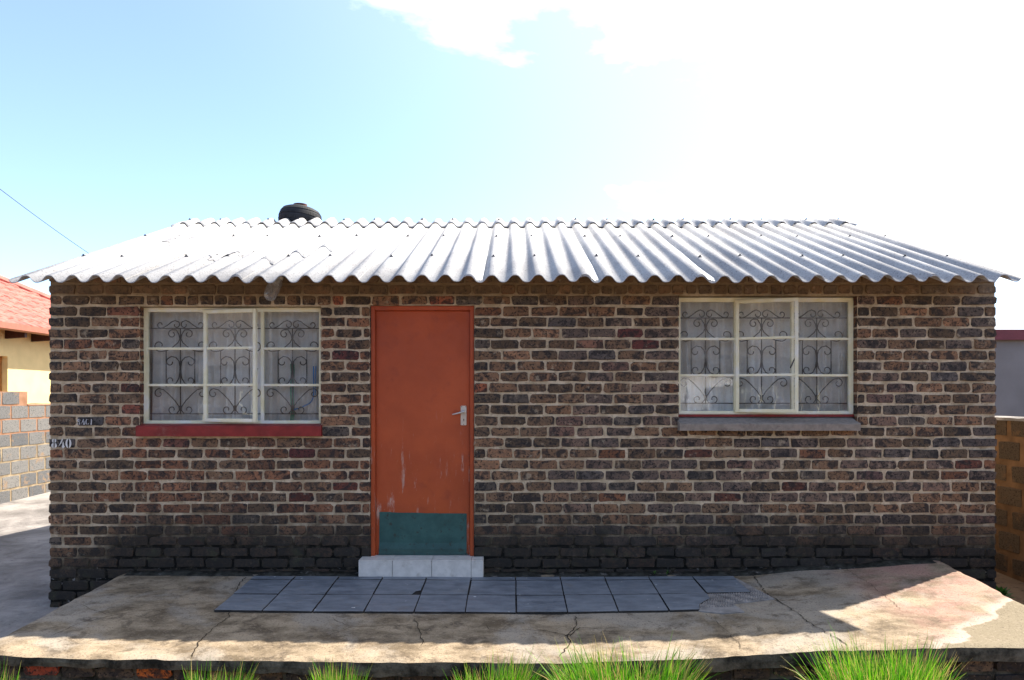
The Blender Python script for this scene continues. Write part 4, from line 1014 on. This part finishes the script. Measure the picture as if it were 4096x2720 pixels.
for r_ in range(8):
    y = 2.0 + (0 if r_ % 2 else BL/2)
    while y < 14.0 - BL/2:
        if r_ == 7 and y + BL/2 > y_step: break
        inst(bme, 'block', bw, (BX - 0.002, y + BL/2, 0.20 + BH*(r_ + 0.5)), (0, 0, R(90)), (1, 1, 1)).scale = (r2.uniform(0.97, 1.01), 1, r2.uniform(0.95, 1.03)); y += BL
mb = MB(); vs = []
for i in range(60):
    y = y_step + (14.0 - y_step)*i/59; h = 0.012 + 0.014*mnoise.noise(Vector((y*6, 0, 0))); z = 0.20 + 7*BH
    vs += [(BX + 0.004, y, z - 0.008), (BX - 0.01, y, z + h + 0.008), (BX - 0.14, y, z + h + 0.008), (BX - 0.152, y, z - 0.01)]
mb.add(vs, [(i*4+k, i*4+k+1, (i+1)*4+k+1, (i+1)*4+k) for i in range(59) for k in range(3)]); adopt(mb.build('mortar_capping', M['blockm']), bw)

yh = empty('yellow_house', (-13.5, 8.0, 0.1), 'yellow plastered neighbour house with red tiled roof beyond the block wall', 'house')
HX, HY0, HY1, HZ = -9.95, 0.0, 13.75, 3.12
wy0, wy1, wz0, wz1 = 5.6, 8.38, 1.70, 2.61      # window opening on the side that faces the driveway
mb = MB()
mb.box(-18.5, HX - 0.16, HY0, HY1, 0, HZ)
for (a, b, c, d) in ((HY0, wy0, 0, HZ), (wy1, HY1, 0, HZ), (wy0, wy1, 0, wz0), (wy0, wy1, wz1, HZ)): mb.box(HX - 0.159, HX, a, b, c, d)
adopt(mb.build('wall', M['yellow']), yh)
mb = MB(); mb.box(HX - 0.156, HX - 0.11, wy0, wy1 - 0.001, wz0, wz0 + 0.07); mb.box(HX - 0.156, HX - 0.11, wy0, wy1 - 0.001, wz1 - 0.07, wz1)
for y in (wy1 - 0.075, wy1 - 0.9): mb.box(HX - 0.155, HX - 0.111, y, y + 0.07, wz0 + 0.07, wz1 - 0.07)
wf = mb.build('window', M['orange_frame']); adopt(wf, yh)
mb = MB(); mb.add([(HX - 0.13, wy0, wz0), (HX - 0.13, wy1, wz0), (HX - 0.13, wy1, wz1), (HX - 0.13, wy0, wz1)], [(0,1,2,3)]); adopt(mb.build('pane', M['glass']), wf)
mb = MB(); GX, GZ = -9.5, 3.14; mb.prism([(GX + 0.05, GZ + 0.06), (GX + 0.06, GZ - 0.06), (GX - 0.05, GZ - 0.075), (GX - 0.06, GZ + 0.02)], 'y', HY0 - 0.4, HY1 + 0.45) if False else None
mb.add([(GX + dx, y, GZ + dz) for y in (HY0 - 0.4, HY1 + 0.42) for dx, dz in ((0.055, 0.065), (0.06, -0.045), (0.03, -0.07), (-0.05, -0.07), (-0.055, 0.05))], [(0,1,6,5), (1,2,7,6), (2,3,8,7), (3,4,9,8), (4,0,5,9), (0,4,3,2,1), (5,6,7,8,9)])
adopt(mb.build('gutter', M['gutter']), yh)
y = 0.5
while y < HY1:
    q = MB(); q.prism([(HX - 0.1, 3.02 + 0.19), (GX - 0.06, GZ - 0.10 + 0.04), (GX - 0.06, GZ - 0.16), (HX - 0.1, 2.95)], 'y', y, y + 0.07); adopt(q.build('rafter', M['rafter']), yh); y += 0.78
mb = MB(); TS = 0.52
EY = 14.2          # eave corner at the far end
def hip_run(x): return EY - (GX - x)          # far limit of a row on the slope that faces the driveway
mb.add([(GX, HY0 - 0.4, GZ + 0.01), (GX, EY, GZ + 0.01), (GX - 4.5, EY - 4.5, GZ + 0.01 + 4.5*TS), (GX - 4.5, HY0 - 0.4, GZ + 0.01 + 4.5*TS), (GX - 9, EY, GZ + 0.01), (GX - 9, HY0 - 0.4, GZ + 0.01)],
       [(0,1,2,3), (1,4,2), (3,2,4,5), (0,3,5), (0,5,4,1)])
yroof = mb.build('roof', M['redtile']); adopt(yroof, yh)
TWd, TEx = 0.30, 0.31                        # tile width and exposure
q = MB(); vs = []; nw = 8
for j, (run, lift) in enumerate(((0.0, 0.062), (-TEx*1.05, 0.010))):
    for i in range(nw + 1):
        u = i/nw; vs.append((run, TWd*1.03*u, -run*TS + lift + 0.028*math.sin(2*math.pi*u)))
for i in range(nw + 1): v = vs[i]; vs.append((v[0] + 0.002, v[1], v[2] - 0.040))
q.add(vs, [(i, i+1, nw+2+i, nw+1+i) for i in range(nw)] + [(i, 2*nw+2+i, 2*nw+3+i, i+1) for i in range(nw)])
to = q.build('roof_tile', M['redtile'], smooth=False); tme = to.data; tverts, tfaces = vs, q.f; bpy.data.objects.remove(to)
cand = []
for r_ in range(14):
    x = GX - TEx*0.98*r_; yend = hip_run(x)
    n = int((yend - (HY0 - 0.4))/TWd)
    for c in range(n):
        y = yend - TWd*(c + 1); cand.append((x, y, GZ + 0.01 + (GX - x)*TS))
def pix(x, y, z): d = y - CAM_Y; return 2048 + x*F_PX/d, HOR - (z - CAM_Z)*F_PX/d
vis = [c for c in cand if -40 < pix(*c)[0] < 330]; vis = vis[:280]; vset = set(vis); rest = MB()
for c in cand:
    if c in vset: inst(tme, 'roof_tile', yroof, c, (rnd.uniform(-0.012, 0.012), 0, rnd.uniform(-0.01, 0.01)))
    else: rest.add([(v[0]+c[0], v[1]+c[1], v[2]+c[2]) for v in tverts], tfaces)
o = rest.build('more_roof_tiles', M['redtile']); adopt(o, yroof); tag(o, kind='stuff')
mb = MB()
for k in range(14):
    t0, t1 = 0.32*k, 0.32*k + 0.36; mb.tube([(GX - t0, EY - t0, GZ + 0.06 + t0*TS), (GX - t1, EY - t1, GZ + 0.075 + t1*TS)], [0.10, 0.085], 8)
adopt(mb.build('hip_tiles', M['redtile']), yroof)

# ------------------------------------------------------------------ right neighbour: block wall, grey building
rw = empty('block_wall', (4.98, 2.0, 0.0), 'shaded brown block wall with orange clay mortar close to the right side of the house', 'wall')
WX = 4.9; mb = MB(); mb.box(WX + 0.012, WX + 0.16, -1.2, 8.0, -0.2, 1.575); adopt(mb.build('mortar_core', M['blockm2']), rw)
q = MB(); r3 = random.Random(9); brick_geo(q, -0.165, 0.165, -0.085, 0.085, (1,1,1), r3, depth=0.03); bo = q.build('block', M['block2']); bme2 = bo.data; bpy.data.objects.remove(bo)
for r_ in range(7):
    y = -1.2 + (0.2 if r_ % 2 else 0.0)
    while y < 7.6:
        inst(bme2, 'block', rw, (WX + 0.005, y + 0.2, 0.05 + 0.225*r_ + 0.10), (r3.uniform(-0.03, 0.03), 0, R(-90)), (r3.uniform(0.9, 1.08), 1, r3.uniform(0.92, 1.1))); y += 0.40
mb = MB(); vs = []
for i in range(70):
    y = -1.2 + 9.2*i/69; h = 0.012*mnoise.noise(Vector((y*5, 3, 0))); vs += [(WX - 0.004, y, 1.572), (WX + 0.006, y, 1.60 + h), (WX + 0.15, y, 1.61 + h), (WX + 0.17, y, 1.57)]
mb.add(vs, [(i*4+k, i*4+k+1, (i+1)*4+k+1, (i+1)*4+k) for i in range(69) for k in range(3)]); adopt(mb.build('cement_capping', M['drive']), rw)

gb = empty('grey_building', (10.5, 10.0, 0.1), 'grey plastered outbuilding with a maroon fascia beyond the right block wall', 'building')
mb = MB(); mb.box(7.2, 14.5, 8.0, 13.0, 0, 2.96); adopt(mb.build('wall', M['greywall']), gb)
mb = MB(); mb.box(7.1, 14.6, 7.90, 7.985, 2.90, 3.10); adopt(mb.build('fascia', M['maroon']), gb)
mb = MB(); mb.box(7.12, 14.58, 7.99, 13.1, 2.97, 3.06); adopt(mb.build('roof', M['maroon']), gb)

# ------------------------------------------------------------------ power lines
def cable(a, b, sag, r, label, name='power_line'):
    A, B = Vector(a), Vector(b); pts = [A.lerp(B, i/30) + Vector((0, 0, -sag*4*(i/30)*(1-i/30))) for i in range(31)]
    mb = MB(); mb.tube(pts, r, 5); tag(mb.build(name, M['cable'], smooth=True), label, 'cable')
A = px(0, 734, 18); B = px(355, 992, 26); D = (B - A)
cable(A - D*0.6, B + D*0.9, 0.25, 0.011, 'thin overhead power cable slanting down the sky behind the left end of the roof')
A = px(3983, 1301, 26); B = px(4096, 1288, 25); D = (B - A)
cable(A - D*2, B + D*4, 0.06, 0.014, 'thin overhead cable above the grey outbuilding')

# ------------------------------------------------------------------ grass tufts and weeds
def tuft(x0, x1, ytop, d, blades, seed, label, lean=0.0, base=0.0, dry=0.20):
    """a tuft whose spread and top are given in photograph pixels at distance d from the camera"""
    rs = random.Random(seed); Y = d + CAM_Y; xa, xb = px(x0, 0, Y).x, px(x1, 0, Y).x; cx_ = (xa+xb)/2; hw = (xb-xa)/2; H = px(0, ytop, Y).z - base
    mb = MB(); root_r = hw*0.62
    subs = [(rs.uniform(-0.9, 0.9)*root_r, rs.uniform(-0.6, 0.6)*root_r, rs.uniform(0.78, 1.0)) for _ in range(max(7, blades//110))]
    for b in range(blades):
        sx, sy, sh = rs.choice(subs); a = rs.uniform(0, 2*math.pi); q_ = root_r*0.34*math.sqrt(rs.random()); bx, by = sx + q_*math.cos(a), sy + q_*math.sin(a)
        out = Vector((bx, by, 0))/max(root_r, 0.01); dirv = Vector((out.x*0.55 + rs.gauss(0, 0.30) + lean, out.y*0.55 + rs.gauss(0, 0.30), 0))
        L = H*sh*(rs.uniform(0.45, 0.95) if rs.random() < 0.9 else rs.uniform(0.9, 1.08)); w = rs.uniform(0.0024, 0.0046); sp_ = hw*0.55
        side = Vector((math.cos(a + 1.3 + rs.uniform(-1, 1)), math.sin(a + 1.3 + rs.uniform(-1, 1)), 0))*w
        g = rs.random(); col = (0.085, 0.28, 0.008) if g < 0.5 else (0.15, 0.35, 0.010) if g < 0.78 else (0.045, 0.18, 0.012)
        if rs.random() < dry: col = (0.40, 0.30, 0.11)
        k = rs.uniform(0.8, 1.2); col = tuple(c*k for c in col); vs = []; n = 5; droop = rs.uniform(0.0, 0.22)*min(1.2, dirv.length) if rs.random() < 0.85 else rs.uniform(0.3, 0.55)
        for i in range(n + 1):
            t = i/n; p = Vector((cx_ + bx, Y + by, base)) + dirv*sp_*(t**1.6) + Vector((0, 0, L*(t - droop*t*t*t)))
            ww = side*(1 - t**2.2*0.92); vs += [p - ww, p + ww]
        tip = (0.42, 0.33, 0.10) if rs.random() < 0.35 else col
        o = len(mb.v); mb.v += [tuple(v) for v in vs]; mb.f += [(o+2*i, o+2*i+1, o+2*i+3, o+2*i+2) for i in range(n)]
        mb.c += [col]*(2*n) + [tip]*2
    tag(mb.build('grass_tuft', M['grass'], smooth=True), label, 'grass tuft', 'grass tufts along the foot of the porch')
tuft(-130, 110, 2615, 3.95, 420, 1, 'thin grass tuft cut by the left edge of the picture', dry=0.25)
tuft(690, 985, 2625, 3.95, 760, 2, 'small grass tuft in front of the porch below the window with the red sill')
tuft(1225, 1500, 2622, 3.95, 760, 3, 'small grass tuft in front of the porch just left of the door')
tuft(1760, 2160, 2600, 3.92, 1500, 4, 'middle-sized grass tuft in front of the porch to the right below the door')
tuft(2200, 2830, 2565, 3.90, 2300, 5, 'broad ragged grass tuft second from the right in front of the porch', dry=0.18)
tuft(3240, 3840, 2540, 3.88, 3200, 6, 'largest bushy bright green grass tuft at the right in front of the porch', dry=0.13)

def weed(p, n, size, seed, label, tall=1.0):
    rs = random.Random(seed); e = empty('weed', p, label, 'weed', 'weeds'); lf = MB(); stm = MB()
    for i in range(n):
        a = rs.uniform(0, 6.28); el = rs.uniform(0.3, 1.3)*tall; dv = Vector((math.cos(a)*math.cos(el), math.sin(a)*math.cos(el)*0.7 - 0.15, math.sin(el))).normalized(); L = size*rs.uniform(0.5, 1)
        s = dv.cross(Vector((0, 0, 1))).normalized(); P = Vector(p); col = (0.045, 0.12, 0.022) if rs.random() < 0.6 else (0.08, 0.17, 0.035)
        b0 = P + dv*L*0.25; m_ = P + dv*L*0.65 + Vector((0, 0, 0.05*L)); t_ = P + dv*L - Vector((0, 0, 0.12*L)); w = L*0.13
        stm.tube([P, b0], 0.0015, 4, col=col)
        lf.add([b0, m_ - s*w, m_ + Vector((0, 0, -0.04*L)), m_ + s*w, t_], [(0, 2, 1), (0, 3, 2), (1, 2, 4), (2, 3, 4)], col)
    adopt(lf.build('leaf_cluster', M['weed']), e); adopt(stm.build('stem', M['weed']), e)
weed((4.25, 0.35, 0.02), 34, 0.17, 1, 'dark leafy weed in the gap between the house and the right block wall', 1.2)
for s, (x, y) in enumerate([(2620, 2296), (2668, 2295)]):
    X, Y = on_slab(x, y + 6); weed((X, Y + 0.01, slab_z(X, Y) + 0.004), 9, 0.05, 5 + s, ['tiny green weed at the wall foot above the tiles, left of a pair', 'tiny green weed at the wall foot above the tiles, right of a pair'][s])
X_ = px(2218, 0, -1.80); weed((X_.x, -1.80, 0.13), 12, 0.08, 9, 'small round-leaved weed against the porch edge beside the broad grass tuft', 1.3)

# ------------------------------------------------------------------ the street behind the camera (mirrored in the window panes; the terrace is added)
mb = MB(); mb.add([(-60, -17.5, 0.03), (60, -17.5, 0.03), (60, -12.2, 0.03), (-60, -12.2, 0.03)], [(0,1,2,3)])
tag(mb.build('road', plain('asphalt', (0.055, 0.053, 0.052), 0.9, 0.2, var=0.2, scale=3)), kind='structure')
fence = empty('spear_fence', (3.4, -7.4, 0), 'black steel spear-topped fence mirrored in the window with the grey sill', 'fence')
mb = MB(); mb.tube([(1.0, -7.4, 1.55), (7.0, -7.4, 1.55)], 0.015, 6); mb.tube([(1.0, -7.4, 0.3), (7.0, -7.4, 0.3)], 0.015, 6); adopt(mb.build('rail', M['bar']), fence)
q = MB(); q.tube([(0, 0, 0), (0, 0, 1.86)], 0.011, 6); q.tube([(0, 0, 1.85), (0, 0, 1.88), (0, 0, 2.0)], [0.010, 0.034, 0.002], 6); fo = q.build('bar', M['bar']); fme = fo.data; bpy.data.objects.remove(fo)
for i in range(17): inst(fme, 'bar', fence, (1.1 + 0.36*i, -7.4, 0))
# white van parked at the kerb: side profile extruded with narrowed roof
VX, VY = 3.75, -8.9
van = empty('white_van', (VX, VY, 0), 'white panel van parked in front, mirrored in the window with the grey sill', 'van')
vw = plain('white_car_paint', (0.78, 0.78, 0.78), 0.25, 0.5, var=0.02, bump=0); vg = plain('van_glass', (0.02, 0.022, 0.025), 0.08, 0.5, var=0.05, bump=0)
prof = [(2.2, 0.35), (2.26, 0.85), (2.12, 1.22), (1.40, 1.42), (0.80, 2.10), (0.4, 2.2), (-2.1, 2.24), (-2.25, 2.1), (-2.3, 0.9), (-2.28, 0.35)]
mb = MB(); vs = []
for yo in (-0.85, -0.82, 0.82, 0.85):
    for (x, z) in prof: vs.append((VX + x*(0.985 if abs(yo) < 0.84 else 1), VY + yo*(0.9 if z > 1.5 else 1), z))
n = len(prof); mb.add(vs, [(k*n+i, k*n+(i+1) % n, (k+1)*n+(i+1) % n, (k+1)*n+i) for k in range(3) for i in range(n)] + [tuple(range(n)), tuple(3*n+i for i in range(n))])
adopt(mb.build('body', vw, bevel=0.03), van)
for sy in (-1, 1):
    q = MB(); yy = VY + sy*0.80
    q.prism([(VX + 1.12, 1.46), (VX + 0.15, 1.46), (VX + 0.15, 2.02), (VX + 0.66, 2.02)], 'y', yy - 0.05, yy + 0.05); adopt(q.build('side_window', vg), van)
    for wx in (-1.45, 1.45):
        q = MB(); q.lathe([(0.001, 0.10), (0.19, 0.10), (0.20, 0.085), (0.31, 0.09), (0.33, 0.04), (0.33, -0.09), (0.001, -0.09)], 24, Matrix.Translation((VX + wx, VY + sy*0.80, 0.33)) @ Matrix.Rotation(R(-90*sy), 4, 'X')); adopt(q.build('wheel', M['rubber']), van)
q = MB(); q.add([(VX + 1.40, VY - 0.72, 1.45), (VX + 1.40, VY + 0.72, 1.45), (VX + 0.85, VY + 0.66, 2.075), (VX + 0.85, VY - 0.66, 2.075)], [(0,1,2,3)]); q.v = [(v[0] + 0.03, v[1], v[2] + 0.02) for v in q.v]; adopt(q.build('windscreen', vg), van)
dk = plain('dark_face_brick', (0.060, 0.042, 0.032), 0.9, 0.15, var=0.2, scale=6); rf = plain('dark_roof_tile', (0.045, 0.038, 0.036), 0.8, 0.2, var=0.2)
lh = empty('added_terrace', (0, -25, 0), 'long dark brick terrace added across the road to darken the window reflections', 'house')  # added behind the camera so the panes mirror plain dark, not sky
mb = MB(); mb.box(-36, 36, -31.0, -24.0, -0.1, 3.4); adopt(mb.build('wall', dk), lh)
mb = MB(); mb.prism([(-31.5, 3.35), (-23.4, 3.35), (-23.4, 3.47), (-27.4, 7.4), (-31.5, 3.47)], 'x', -36.6, 36.6); adopt(mb.build('roof', rf), lh)
for i in range(14):
    x = -32 + 4.8*i
    q = MB(); q.box(x, x + 1.5, -23.985, -23.93, 1.0, 2.2); wq = q.build('window', M['cream']); adopt(wq, lh)
    for k in range(2):
        q = MB(); q.box(x + 0.06 + 0.72*k, x + 0.72 + 0.72*k, -23.92, -23.915, 1.06, 2.14); adopt(q.build('pane', vg), wq)
    if i % 2: q = MB(); q.box(x + 2.4, x + 3.25, -23.985, -23.94, 0, 2.05); adopt(q.build('door', M['rafter']), lh)
